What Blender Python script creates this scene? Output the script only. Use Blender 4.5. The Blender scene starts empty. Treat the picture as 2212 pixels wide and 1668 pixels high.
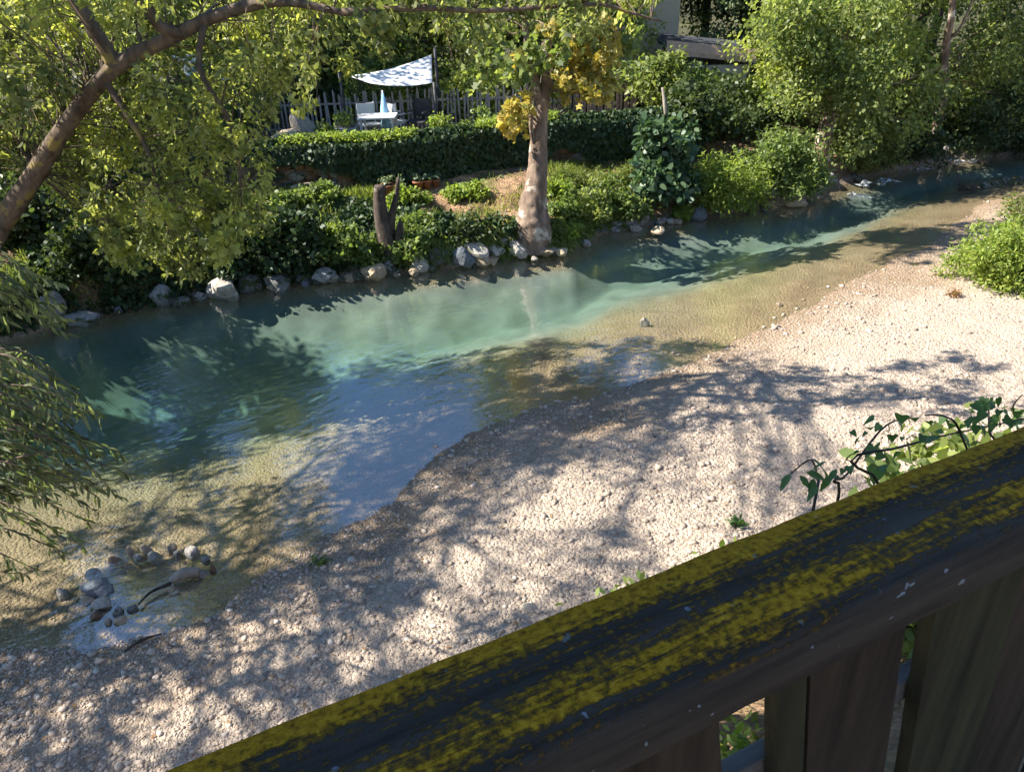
import bpy, bmesh, math, random
import numpy as np
from mathutils import Vector, Matrix, noise as mnoise

# ------------------------------------------------------------------ camera
SC = bpy.context.scene
H = 5.5; PW, PH = 2212., 1668.; F = 2738 / 3624 * 2212; PITCH = 29.0; ROLL = 2.0
_p, _r = math.radians(PITCH), math.radians(ROLL)
_f = np.array([0, math.cos(_p), -math.sin(_p)]); _R0 = np.array([1., 0, 0]); _U0 = np.cross(_R0, _f)
_R = _R0 * math.cos(_r) - _U0 * math.sin(_r); _U = _U0 * math.cos(_r) + _R0 * math.sin(_r)
cam_data = bpy.data.cameras.new('camera'); cam = bpy.data.objects.new('camera', cam_data)
SC.collection.objects.link(cam); SC.camera = cam
cam_data.sensor_width = 36; cam_data.lens = 36 * F / PW; cam_data.clip_start = 0.05; cam_data.clip_end = 3000
cam.matrix_world = Matrix(((_R[0], _U[0], -_f[0], 0), (_R[1], _U[1], -_f[1], 0), (_R[2], _U[2], -_f[2], H), (0, 0, 0, 1)))

# ------------------------------------------------------------------ sky, sun, exposure
SUN_EL = math.radians(44); SUN_H = np.array([-0.995, 0.04]); SUN_H = SUN_H / np.linalg.norm(SUN_H)
world = bpy.data.worlds.new('World'); SC.world = world; world.use_nodes = True
wn = world.node_tree; wn.nodes.clear()
sky = wn.nodes.new('ShaderNodeTexSky'); sky.sky_type = 'NISHITA'; sky.sun_disc = False
sky.sun_elevation = SUN_EL; sky.sun_rotation = math.atan2(SUN_H[0], SUN_H[1]); sky.air_density = 1.0; sky.dust_density = 0.0; sky.ozone_density = 6.0
bg = wn.nodes.new('ShaderNodeBackground'); bg.inputs[1].default_value = 0.095
wo = wn.nodes.new('ShaderNodeOutputWorld'); wn.links.new(sky.outputs[0], bg.inputs[0]); wn.links.new(bg.outputs[0], wo.inputs[0])
sun_d = bpy.data.lights.new('sun', 'SUN'); sun_d.energy = 5.0; sun_d.angle = math.radians(0.53); sun_d.color = (1.0, 0.94, 0.85)
sun = bpy.data.objects.new('sun', sun_d); SC.collection.objects.link(sun); sun.location = (-20, 8, 25)
_L = Vector((-SUN_H[0] * math.cos(SUN_EL), -SUN_H[1] * math.cos(SUN_EL), -math.sin(SUN_EL)))
sun.rotation_euler = _L.to_track_quat('-Z', 'Y').to_euler()
SC.view_settings.view_transform = 'Standard'; SC.view_settings.look = 'None'
SC.view_settings.exposure = 1.66; SC.view_settings.gamma = 1.0
cy = SC.cycles
cy.max_bounces = 4; cy.diffuse_bounces = 3; cy.glossy_bounces = 2; cy.transmission_bounces = 3; cy.transparent_max_bounces = 8; cy.volume_bounces = 0
cy.use_adaptive_sampling = True; cy.adaptive_threshold = .03; cy.caustics_reflective = False; cy.caustics_refractive = False; cy.use_denoising = True; cy.sample_clamp_indirect = 6.0

# ------------------------------------------------------------------ helpers: pixel -> world
def ray(x, y): return _f + _R * (x - PW / 2) / F - _U * (y - PH / 2) / F
O3 = np.array([0, 0, H])
def atz(x, y, z=0.0): d = ray(x, y); return O3 + d * ((z - H) / d[2])
def aty(x, y, Y): d = ray(x, y); return O3 + d * (Y / d[1])
def px_per_m(P): return F / float((np.asarray(P) - O3) @ _f)

rng = np.random.default_rng(11); random.seed(11)
def reseed(n):
    global rng
    rng = np.random.default_rng(n); random.seed(n)
C = SC.collection

def obj(name, me, mat=None, parent=None):
    o = bpy.data.objects.new(name, me); C.objects.link(o)
    if mat is not None and not me.materials: me.materials.append(mat)
    if parent is not None: o.parent = parent
    return o
def tag(o, label=None, cat=None, group=None, kind=None):
    if label: o['label'] = label
    if cat: o['category'] = cat
    if group: o['group'] = group
    if kind: o['kind'] = kind
    return o
ORD = ['first', 'second', 'third', 'fourth', 'fifth', 'sixth', 'seventh', 'eighth', 'ninth', 'tenth', 'eleventh', 'twelfth', 'thirteenth', 'fourteenth', 'fifteenth', 'sixteenth']
def ordinal_labels(lst, tail):
    """lst of (object, phrase): phrase made unique by the order from the left"""
    by = {}
    for o, ph in lst: by.setdefault(ph, []).append(o)
    for ph, os_ in by.items():
        os_.sort(key=lambda o: o.location[0] / max(o.location[1], 1))
        for i, o in enumerate(os_): o['label'] = (ph if len(os_) == 1 else '%s, %s from the left' % (ph, ORD[min(i, 15)])) + tail
def thing(name, label, cat, loc=(0, 0, 0), group=None):
    o = bpy.data.objects.new(name, None); C.objects.link(o); o.location = loc; o.empty_display_size = 0.2
    return tag(o, label, cat, group)
def mesh_np(name, V, FA, smooth=False):
    """V (n,3); FA (m,k) constant polygon size"""
    V = np.asarray(V, np.float32); FA = np.asarray(FA, np.int32)
    me = bpy.data.meshes.new(name); m, k = FA.shape
    me.vertices.add(len(V)); me.vertices.foreach_set('co', V.ravel())
    me.loops.add(m * k); me.loops.foreach_set('vertex_index', FA.ravel())
    me.polygons.add(m); me.polygons.foreach_set('loop_start', np.arange(0, m * k, k, dtype=np.int32))
    if smooth: me.polygons.foreach_set('use_smooth', np.ones(m, bool))
    me.update(calc_edges=True); return me
def mesh_py(name, V, FA, smooth=False):
    me = bpy.data.meshes.new(name); me.from_pydata([tuple(map(float, v)) for v in V], [], FA); me.update()
    if smooth: me.polygons.foreach_set('use_smooth', np.ones(len(me.polygons), bool))
    return me
def local(V, root): return np.asarray(V, float) - np.array(root.location)

def vnoise(x, y, seed=0):
    """2-D value noise, vectorised, -1..1"""
    x = np.asarray(x, float); y = np.asarray(y, float)
    xi = np.floor(x).astype(np.int64); yi = np.floor(y).astype(np.int64); fx = x - xi; fy = y - yi
    fx = fx * fx * (3 - 2 * fx); fy = fy * fy * (3 - 2 * fy)
    def h(a, b):
        n = (a * 374761393 + b * 668265263 + seed * 974711) & 0x7fffffff
        n = ((n ^ (n >> 13)) * 1274126177) & 0x7fffffff
        return ((n ^ (n >> 16)) & 0xffff) / 32767.5 - 1
    a = h(xi, yi); b = h(xi + 1, yi); c = h(xi, yi + 1); d = h(xi + 1, yi + 1)
    return (a * (1 - fx) + b * fx) * (1 - fy) + (c * (1 - fx) + d * fx) * fy
def fbm(x, y, seed=0, o=4):
    s = 0; a = 1; t = 0
    for i in range(o): s = s + a * vnoise(np.asarray(x) * 2 ** i, np.asarray(y) * 2 ** i, seed + i * 7); t += a; a *= .5
    return s / t
def sstep(a, b, x): t = np.clip((np.asarray(x, float) - a) / (b - a), 0, 1); return t * t * (3 - 2 * t)

# ------------------------------------------------------------------ materials
class NT:
    def __init__(s, name):
        s.m = bpy.data.materials.new(name); s.m.use_nodes = True; s.t = s.m.node_tree; s.t.nodes.clear()
        s.out = s.t.nodes.new('ShaderNodeOutputMaterial')
    def n(s, typ, **kw):
        nd = s.t.nodes.new('ShaderNode' + typ)
        for k, v in kw.items(): setattr(nd, k, v)
        return nd
    def l(s, a, b): s.t.links.new(a, b)
    def noise(s, vec, scale, detail=4, rough=.55, dist=0):
        nd = s.n('TexNoise'); nd.inputs['Scale'].default_value = scale; nd.inputs['Detail'].default_value = detail
        nd.inputs['Roughness'].default_value = rough; nd.inputs['Distortion'].default_value = dist
        if vec is not None: s.l(vec, nd.inputs['Vector'])
        return nd
    def ramp(s, fac, stops):
        nd = s.n('ValToRGB'); cr = nd.color_ramp
        while len(cr.elements) < len(stops): cr.elements.new(.5)
        for e, (p, c) in zip(cr.elements, stops): e.position = p; e.color = (*c, 1) if len(c) == 3 else c
        s.l(fac, nd.inputs[0]); return nd
    def mix(s, fac, a, b, mode='MIX'):
        nd = s.n('MixRGB', blend_type=mode)
        for i, v in ((0, fac), (1, a), (2, b)):
            if isinstance(v, (int, float)): nd.inputs[i].default_value = v
            elif isinstance(v, tuple): nd.inputs[i].default_value = (*v, 1)
            else: s.l(v, nd.inputs[i])
        return nd.outputs[0]
    def math(s, op, a, b=None, clamp=False, c=0.0):
        nd = s.n('Math', operation=op); nd.use_clamp = clamp; nd.inputs[2].default_value = c
        for i, v in ((0, a), (1, b)):
            if v is None: continue
            if isinstance(v, (int, float)): nd.inputs[i].default_value = v
            else: s.l(v, nd.inputs[i])
        return nd.outputs[0]
    def bump(s, h, strength, dist):
        nd = s.n('Bump'); nd.inputs['Strength'].default_value = strength; nd.inputs['Distance'].default_value = dist
        s.l(h, nd.inputs['Height']); return nd.outputs[0]
    def bsdf(s, color, rough=.8, spec=.3, normal=None):
        nd = s.n('BsdfPrincipled'); nd.inputs['Roughness'].default_value = rough; nd.inputs['Specular IOR Level'].default_value = spec
        if isinstance(color, tuple): nd.inputs['Base Color'].default_value = (*color, 1)
        else: s.l(color, nd.inputs['Base Color'])
        if normal is not None: s.l(normal, nd.inputs['Normal'])
        return nd
    def done(s, sh): s.l(sh.outputs[0] if hasattr(sh, 'outputs') else sh, s.out.inputs[0]); return s.m
    def coord(s, which='Object'): return s.n('TexCoord').outputs[which]

def leaf_mat(name, cols, trans=.38, patch=None, rough=.5, bend=1.0):
    """cols: three leaf colours picked per leaf; patch: second set used in noise patches"""
    t = NT(name); g = t.n('NewGeometry')
    r = t.ramp(g.outputs['Random Per Island'], [(0, cols[0]), (.5, cols[1]), (1, cols[2])]).outputs[0]
    if patch:
        nz = t.noise(g.outputs['Position'], patch[1], 2); f = t.ramp(nz.outputs[0], [(patch[2], (0, 0, 0)), (patch[2] + .12, (1, 1, 1))]).outputs[0]
        r2 = t.ramp(g.outputs['Random Per Island'], [(0, patch[0][0]), (1, patch[0][1])]).outputs[0]
        r = t.mix(f, r, r2)
    b = t.bsdf(r, rough, .35)
    tr = t.n('BsdfTranslucent'); c2 = t.mix(1.0, r, (1.5 * bend, 1.55 * bend, .8 * bend), 'MULTIPLY'); t.l(c2, tr.inputs[0])
    mx = t.n('MixShader'); mx.inputs[0].default_value = trans; t.l(b.outputs[0], mx.inputs[1]); t.l(tr.outputs[0], mx.inputs[2])
    return t.done(mx)

M = {}
M['willow'] = leaf_mat('willow_leaves', [(.05, .075, .032), (.11, .14, .06), (.19, .22, .10)], .45, (((.14, .16, .06), (.2, .22, .08)), .9, .56))
M['poplar'] = leaf_mat('overhanging_leaves', [(.055, .075, .026), (.18, .205, .068), (.36, .37, .15)], .55, (((.30, .32, .08), (.40, .41, .12)), .8, .48))
M['plane'] = leaf_mat('plane_leaves', [(.09, .13, .04), (.16, .2, .06), (.25, .28, .09)], .48)
M['yellow'] = leaf_mat('autumn_leaves', [(.16, .17, .04), (.40, .30, .06), (.5, .41, .12)], .4)
M['olive'] = leaf_mat('riverside_leaves', [(.08, .115, .035), (.17, .21, .07), (.30, .34, .12)], .55, (((.25, .29, .07), (.35, .38, .12)), .45, .50))
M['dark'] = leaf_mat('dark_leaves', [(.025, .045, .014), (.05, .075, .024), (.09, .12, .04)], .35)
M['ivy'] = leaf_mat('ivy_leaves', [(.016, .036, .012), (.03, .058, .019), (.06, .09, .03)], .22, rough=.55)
M['bright'] = leaf_mat('bright_leaves', [(.13, .19, .035), (.21, .28, .055), (.33, .37, .09)], .5)
M['lush'] = leaf_mat('lush_leaves', [(.07, .11, .03), (.14, .195, .055), (.23, .28, .09)], .5)
M['fig'] = leaf_mat('grey_green_leaves', [(.035, .075, .035), (.07, .12, .06), (.12, .18, .085)], .3, rough=.42)
M['pale'] = leaf_mat('silvery_leaves', [(.1, .14, .08), (.15, .2, .11), (.2, .25, .14)], .3)
M['grass'] = leaf_mat('grass_blades', [(.08, .13, .025), (.15, .19, .045), (.25, .26, .08)], .45, (((.26, .23, .1), (.34, .28, .13)), .7, .6))
M['vine'] = leaf_mat('vine_leaves', [(.04, .095, .025), (.07, .14, .04), (.11, .19, .06)], .42, rough=.4)
M['dry'] = leaf_mat('dry_leaves', [(.2, .13, .06), (.28, .17, .08), (.35, .2, .1)], .3)

def bark_mat(name, a, b, c, scale=6, blot=.55):
    t = NT(name); co = t.coord(); mp = t.n('Mapping'); mp.inputs['Scale'].default_value = (1, 1, .35); t.l(co, mp.inputs[0])
    n1 = t.noise(mp.outputs[0], scale, 6, .65); n2 = t.noise(co, scale * .45, 3)
    col = t.ramp(n1.outputs[0], [(.3, a), (.62, b)]).outputs[0]
    f = t.ramp(n2.outputs[0], [(blot, (0, 0, 0)), (blot + .06, (1, 1, 1))]).outputs[0]
    col = t.mix(f, col, c)
    return t.done(t.bsdf(col, .85, .2, t.bump(n1.outputs[0], .9, .03)))
M['plane_bark'] = bark_mat('plane_bark', (.055, .04, .03), (.26, .185, .135), (.46, .39, .31), 7, .56)
M['bark'] = bark_mat('mossy_bark', (.038, .028, .02), (.15, .11, .078), (.2, .15, .05), 8, .58)
M['bark_dark'] = bark_mat('dark_bark', (.02, .016, .012), (.07, .055, .042), (.10, .085, .065), 8, .6)
M['bark_grey'] = bark_mat('pale_bark', (.16, .13, .1), (.34, .29, .23), (.45, .4, .33), 6, .56)
M['deadwood'] = bark_mat('dead_wood', (.03, .022, .018), (.09, .07, .055), (.17, .14, .115), 10, .62)

def rock_mat(name, a, b, moss=.0):
    t = NT(name); co = t.coord(); oi = t.n('ObjectInfo')
    n1 = t.noise(co, 3.5, 8, .65); n2 = t.noise(co, 14, 4)
    col = t.ramp(n1.outputs[0], [(.32, a), (.66, b)]).outputs[0]
    col = t.mix(.25, col, t.ramp(n2.outputs[0], [(.35, tuple(.5 * v for v in a)), (.65, b)]).outputs[0])
    v = t.math('MULTIPLY_ADD', oi.outputs['Random'], .5); v.node.inputs[2].default_value = .75
    col = t.mix(1, col, v, 'MULTIPLY')
    if moss:
        n3 = t.noise(co, 2.2, 4); f = t.ramp(n3.outputs[0], [(.62 - moss * .3, (0, 0, 0)), (.72 - moss * .3, (1, 1, 1))]).outputs[0]
        col = t.mix(f, col, (.045, .06, .02))
    hb = t.math('ADD', n1.outputs[0], t.math('MULTIPLY', n2.outputs[0], .35))
    return t.done(t.bsdf(col, .85, .25, t.bump(hb, .8, .04)))
M['rock_pale'] = rock_mat('pale_limestone', (.22, .195, .16), (.44, .40, .34))
M['rock_grey'] = rock_mat('grey_limestone', (.16, .155, .15), (.34, .33, .31), .3)
M['rock_tan'] = rock_mat('tan_stone', (.30, .22, .14), (.5, .4, .28))
M['rock_dark'] = rock_mat('dark_damp_stone', (.06, .06, .06), (.17, .165, .16), .6)
M['rock_blue'] = rock_mat('slate_blue_stone', (.09, .105, .12), (.2, .22, .235))
M['rock_rust'] = rock_mat('rusty_brown_stone', (.14, .08, .05), (.3, .19, .12))

# ------------------------------------------------------------------ terrain
NEAR = np.array([(-60, -38), (-22, -2), (-14, 3.6), (-11, 6.2), (-8.5, 6.0), (-6.4, 5.5), (-4.95, 5.3), (-4.05, 5.25), (-3.45, 5.45), (-2.95, 5.75), (-2.5, 6.2), (-2.03, 6.73), (-1.44, 7.37), (-.96, 8.32), (.27, 9.16), (3.3, 10.79),
                 (4.75, 12.1), (6.58, 13.68), (8.56, 15.05), (11.27, 18.0), (13.26, 19.4), (18, 20.6), (30, 21.5), (60, 22)])
FAR = np.array([(-60, -20), (-22, 3.5), (-13, 9.0), (-8.68, 11.99), (-7.88, 12.78), (-5.75, 13.88), (-2.93, 14.59), (-.91, 14.97), (1.3, 15.53), (2.16, 16.8), (4.43, 17.7),
                (6.84, 18.47), (9.38, 20.58), (12.7, 22.2), (14.98, 22.6), (20, 24), (32, 25.5), (60, 27)])
WALL = np.array([(-16, 15.0), (-9, 16.7), (-5.1, 17.4), (-2.5, 17.5), (.7, 19.0), (3.0, 19.45), (5.0, 19.9)])
def ynear(x): return np.interp(x, NEAR[:, 0], NEAR[:, 1])
def yfar(x): return np.interp(x, FAR[:, 0], FAR[:, 1])
def ywall(x): return np.interp(x, WALL[:, 0], WALL[:, 1])
RN = np.array([-.430322, .902675]); RS = np.array([.902675, .430322]); RC = .524   # railing line: RN.p = RC
def zones(x, y):
    x = np.asarray(x, float); y = np.asarray(y, float)
    wob = .22 * fbm(x * .9, y * .9, 3, 3)
    dn = (y - ynear(x)) * .75 + wob; df = (yfar(x) - y) * .88 + wob * .6
    return dn, df
def terrain(x, y):
    x = np.asarray(x, float); y = np.asarray(y, float)
    dn, df = zones(x, y)
    wd = np.maximum(dn + df, .3); t = np.clip(dn / wd, 0, 1)
    D = np.interp(x, [-9, -5, -2.5, 1.5, 6, 10, 16], [1.9, 1.6, 1.0, .72, .55, .4, .3])
    prof = np.where(t < .72, (t / .72) ** 1.5, np.clip((1 - t) / .28, 0, 1) ** .85)
    zr = -D * prof - .012 + .05 * fbm(x * 2.2, y * 2.2, 9, 3) * np.clip(np.minimum(dn, df) * 2, 0, 1)
    gn = np.clip(-dn, 0, None)
    zg = .045 * np.minimum(gn, 5) + .10 * sstep(.5, 5, gn) + (.05 * fbm(x * .8, y * .8, 5) + .022 * fbm(x * 4, y * 4, 6, 3)) * sstep(0, .6, gn)
    bf = np.clip(-df, 0, None); n2 = fbm(x * 1.1, y * 1.1, 21)
    cut = np.interp(x, [-9, -4, -1.2, .2, 1.5, 3], [.55, .6, .5, .8, .5, .55])
    zb = cut * sstep(0, .35 + .3 * sstep(-.5, .5, n2), bf) + (1.12 - cut) * sstep(.3, 2.6, bf) + .1 * n2 * sstep(0, 1, bf) + .05 * fbm(x * 3, y * 3, 30) * sstep(0, .3, bf)
    back = y - ywall(x)
    zb = np.where(x < 5, np.where(back > -.05, 1.5 + .03 * n2, zb), zb + .7 * sstep(1.5, 5, bf) * sstep(5, 8, x))
    zb = np.where(x < 5, zb, zb)
    z = np.where(df < 0, zb, np.where(dn < 0, zg, zr))
    z = z + np.where(y > 40, (np.clip(y - 40, 0, 500)) * .08, 0)
    dr = x * RN[0] + y * RN[1] - RC
    bank = np.interp(dr, [-30, -3, .15, 1.5, 3.0, 3.6], [3.7, 3.6, 3.45, 2.3, .55, 0]) + .12 * fbm(x * 1.5, y * 1.5, 40) * sstep(-1, .5, dr) * (1 - sstep(2.6, 3.4, dr))
    lat = sstep(-4.2, -2.4, x * RS[0] + y * RS[1])
    z = np.where(dr < 3.6, np.maximum(z, bank * lat + z * (1 - lat)), z)
    return z
def hit(px, py, t0=2.0, t1=60.0):
    d = ray(px, py); t = np.arange(t0, t1, .02); P = O3 + d * t[:, None]
    zz = np.maximum(terrain(P[:, 0], P[:, 1]), 0.0); k = np.argmax(P[:, 2] <= zz)
    return P[k]

def axis(lo, hi, step, far_lo, far_hi):
    a = np.arange(lo, hi + step / 2, step)
    g = np.geomspace(step, 60, 26).cumsum()
    l = lo - g[lo - g > far_lo]; r = hi + g[hi + g < far_hi]
    return np.concatenate([[far_lo], l[::-1], a, r, [far_hi]])
xs = axis(-11, 17, .09, -600, 600); ys = axis(1.5, 25, .09, -300, 900)
X, Y = np.meshgrid(xs, ys); Z = terrain(X, Y)
nx, ny = len(xs), len(ys); ii = np.arange(nx * ny).reshape(ny, nx)
FA = np.stack([ii[:-1, :-1], ii[:-1, 1:], ii[1:, 1:], ii[1:, :-1]], -1).reshape(-1, 4)
gm = mesh_np('ground', np.stack([X, Y, Z], -1).reshape(-1, 3), FA, True)
DN, DF = zones(X, Y); DR = X * RN[0] + Y * RN[1] - RC
soil = np.clip(np.maximum(sstep(0, .25, -DF), (DR < 3.5) * sstep(3.5, 3.0, DR) * sstep(-4.2, -2.4, X * RS[0] + Y * RS[1])), 0, 1)
at = gm.attributes.new('soil', 'FLOAT', 'POINT'); at.data.foreach_set('value', soil.ravel().astype(np.float32))
silt = sstep(.34, .60, DN / np.maximum(DN + DF, .3)) * sstep(.12, .3, -Z)
at = gm.attributes.new('silt', 'FLOAT', 'POINT'); at.data.foreach_set('value', silt.ravel().astype(np.float32))
t = NT('river_ground'); g = t.n('NewGeometry'); pos = g.outputs['Position']
sx = t.n('SeparateXYZ'); t.l(pos, sx.inputs[0])
vo = t.n('TexVoronoi'); vo.inputs['Scale'].default_value = 24; t.l(pos, vo.inputs['Vector'])
vo2 = t.n('TexVoronoi'); vo2.inputs['Scale'].default_value = 55; t.l(pos, vo2.inputs['Vector'])
sep = t.n('SeparateColor'); t.l(vo.outputs['Color'], sep.inputs[0]); sep2 = t.n('SeparateColor'); t.l(vo2.outputs['Color'], sep2.inputs[0])
peb = t.ramp(sep.outputs[0], [(0, (.17, .13, .10)), (.3, (.36, .28, .205)), (.6, (.42, .335, .25)), (.85, (.30, .24, .19)), (1, (.47, .39, .30))]).outputs[0]
peb2 = t.ramp(sep2.outputs[0], [(0, (.25, .2, .155)), (.5, (.4, .325, .25)), (1, (.46, .385, .305))]).outputs[0]
gravel = t.mix(.5, peb, peb2); n0 = t.noise(pos, .7, 4)
gravel = t.mix(t.ramp(n0.outputs[0], [(.35, (0, 0, 0)), (.7, (.55, .55, .55))]).outputs[0], gravel, (.40, .31, .23))
# stream bed: algae-tinted pebbles, finer pale silt where it lies deep
nb = t.noise(pos, 1.6, 5)
bed = t.mix(.78, gravel, t.ramp(nb.outputs[0], [(.3, (.20, .14, .065)), (.7, (.33, .245, .125))]).outputs[0])
deepf = t.n('Attribute', attribute_name='silt').outputs['Fac']
bed = t.mix(deepf, bed, t.ramp(nb.outputs[0], [(.35, (.175, .185, .155)), (.65, (.25, .26, .22))]).outputs[0])
wetf = t.ramp(t.math('MULTIPLY_ADD', sx.outputs[2], 8), [(.0, (1, 1, 1)), (.6, (0, 0, 0))]).outputs[0]
damp = t.mix(wetf, gravel, t.mix(1, gravel, (.62, .55, .45), 'MULTIPLY'))
under = t.math('LESS_THAN', sx.outputs[2], -.004)
col = t.mix(under, damp, bed)
ns = t.noise(pos, 2.5, 6, .65); soilc = t.ramp(ns.outputs[0], [(.3, (.07, .048, .03)), (.48, (.19, .12, .07)), (.66, (.4, .25, .145))]).outputs[0]
ng = t.noise(pos, 1.1, 4); soilc = t.mix(t.ramp(ng.outputs[0], [(.54, (0, 0, 0)), (.68, (.8, .8, .8))]).outputs[0], soilc, (.13, .12, .04))
sa = t.n('Attribute', attribute_name='soil')
pathn = t.noise(pos, 3, 4)
terr = t.ramp(pathn.outputs[0], [(.3, (.26, .19, .13)), (.7, (.42, .32, .23))]).outputs[0]
hi = t.math('MULTIPLY', t.math('GREATER_THAN', sx.outputs[2], 1.38), t.math('LESS_THAN', sx.outputs[2], 1.9)); hi = t.math('MULTIPLY', hi, t.math('LESS_THAN', sx.outputs[1], 21.3))
soilc = t.mix(hi, soilc, terr)
soilc = t.mix(t.ramp(sx.outputs[2], [(.12, (.8, .8, .8)), (.55, (0, 0, 0))]).outputs[0], soilc, (.05, .042, .028))
litter = t.math('MULTIPLY', t.math('GREATER_THAN', sx.outputs[1], 21.3), .9)
soilc = t.mix(litter, soilc, t.ramp(ng.outputs[0], [(.4, (.03, .035, .014)), (.65, (.07, .075, .026))]).outputs[0])
col = t.mix(sa.outputs['Fac'], col, soilc)
hgt = t.math('ADD', t.math('MULTIPLY', vo.outputs['Distance'], -1.0), t.math('MULTIPLY', vo2.outputs['Distance'], -.45))
hgt = t.math('MULTIPLY', hgt, t.math('SUBTRACT', 1.0, t.math('MULTIPLY', deepf, .93)))
bp = t.bump(hgt, .9, .03)
M['ground'] = t.done(t.bsdf(col, .9, .15, bp))
ground = tag(obj('ground', gm, M['ground']), 'river bed, gravel shore and earth banks', kind='structure')

# ------------------------------------------------------------------ water
t = NT('river_water'); g = t.n('NewGeometry'); pos = g.outputs['Position']
mp = t.n('Mapping'); mp.vector_type = 'POINT'; mp.inputs['Rotation'].default_value = (0, 0, math.radians(-32)); t.l(pos, mp.inputs[0])
mp2 = t.n('Mapping'); mp2.inputs['Scale'].default_value = (.6, 1.0, 1); t.l(mp.outputs[0], mp2.inputs[0])
w1 = t.noise(mp2.outputs[0], 9, 3, .5, .4); w2 = t.noise(mp2.outputs[0], 2.2, 2, .5, .3); w3 = t.noise(mp2.outputs[0], 24, 2, .5)
hh = t.math('ADD', t.math('ADD', t.math('MULTIPLY', w1.outputs[0], .42), t.math('MULTIPLY', w2.outputs[0], .6)), t.math('MULTIPLY', w3.outputs[0], .08))
calm = t.noise(pos, .35, 2); amp = t.ramp(calm.outputs[0], [(.3, (.35, .35, .35)), (.7, (1, 1, 1))]).outputs[0]
bpn = t.n('Bump'); bpn.inputs['Distance'].default_value = .035; t.l(hh, bpn.inputs['Height']); t.l(t.math('MULTIPLY', amp, .55), bpn.inputs['Strength'])
dp_ = t.n('VectorMath', operation='DOT_PRODUCT'); t.l(bpn.outputs[0], dp_.inputs[0]); t.l(g.outputs['Incoming'], dp_.inputs[1])
cosv = t.math('ABSOLUTE', dp_.outputs['Value']); sch = t.math('POWER', t.math('SUBTRACT', 1.0, cosv, True), 5.0)
fr_out = t.math('MULTIPLY_ADD', sch, .78, True, .22)
gl = t.n('BsdfGlossy'); gl.inputs['Roughness'].default_value = .03; t.l(bpn.outputs[0], gl.inputs['Normal'])
tp = t.n('BsdfTransparent'); ms = t.n('MixShader'); t.l(fr_out, ms.inputs[0]); t.l(tp.outputs[0], ms.inputs[1]); t.l(gl.outputs[0], ms.inputs[2])
t.l(ms.outputs[0], t.out.inputs['Surface'])
va = t.n('VolumeAbsorption'); va.inputs['Color'].default_value = (.12, .70, .58, 1); va.inputs['Density'].default_value = .25
t.l(va.outputs[0], t.out.inputs['Volume'])
M['water'] = t.m
V = [(a, b, c) for c in (-4, 0) for a, b in ((-70, -45), (70, -45), (70, 39), (-70, 39))]
wm = mesh_py('river_water', V, [(3, 2, 1, 0), (4, 5, 6, 7), (0, 1, 5, 4), (1, 2, 6, 5), (2, 3, 7, 6), (3, 0, 4, 7)])
water = tag(obj('river_water', wm, M['water']), 'clear turquoise river water flowing past the gravel', kind='structure')

# ------------------------------------------------------------------ foliage and wood builders
SHAPES = {
    'diamond': [(0, 0, 0), (.45, .5, .07), (1, 0, -.08), (.45, -.5, .07)],
    'hex': [(0, 0, 0), (.22, .42, .06), (.66, .4, .04), (1, 0, -.1), (.66, -.4, .04), (.22, -.42, .06)],
    'lance': [(0, 0, 0), (.25, .46, .05), (.62, .4, .02), (1, 0, -.16), (.62, -.4, .02), (.25, -.46, .05)],
    'lobed': [(0, 0, 0), (.12, .5, .05), (.42, .26, .03), (.55, .55, .0), (.72, .2, .0), (1, 0, -.1), (.72, -.2, 0), (.55, -.55, 0), (.42, -.26, .03), (.12, -.5, .05)],
}
def unit(v): return v / np.maximum(np.linalg.norm(v, axis=-1, keepdims=True), 1e-9)
def leaf_arrays(P, D, N, L, wr, shape):
    T = np.array(SHAPES[shape]); k = len(T); n = len(P)
    D = unit(D); S = unit(np.cross(D, N)); N = np.cross(S, D)
    L = np.broadcast_to(L, (n,))[:, None, None]
    V = P[:, None, :] + L * (T[None, :, 0:1] * D[:, None, :] + T[None, :, 1:2] * wr * S[:, None, :] + T[None, :, 2:3] * N[:, None, :])
    return V.reshape(-1, 3), np.arange(n * k).reshape(n, k)
def clump_leaves(clumps, size, shape='diamond', wr=.6, droop=.5, up=.5, shell=.5):
    """clumps: (x,y,z,rx,ry,rz,n)"""
    Vs, Fs, off = [], [], 0
    for (x, y, z, rx, ry, rz, n) in clumps:
        n = int(n); d = unit(rng.normal(size=(n, 3))); r = rng.random(n) ** shell
        r = r * (1 + .3 * rng.normal(size=n) * .6)
        sub = unit(rng.normal(size=(max(3, n // 40), 3))) * rng.random((max(3, n // 40), 1)) ** .4
        own = rng.random(n) < .62
        q = d * r[:, None]
        q = np.where(own[:, None], sub[rng.integers(0, len(sub), n)] + rng.normal(size=(n, 3)) * .22, q)
        P = np.array([x, y, z]) + q * np.array([rx, ry, rz])
        D = unit(rng.normal(size=(n, 3)) + unit(q) * .7 - np.array([0, 0, droop]))
        N = unit(rng.normal(size=(n, 3)) * .75 + np.array([0, 0, up]) + unit(q) * .3)
        L = size * (.6 + .7 * rng.random(n))
        v, f = leaf_arrays(P, D, N, L, wr, shape); Vs.append(v); Fs.append(f + off); off += len(v)
    return np.concatenate(Vs), np.concatenate(Fs)
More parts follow.
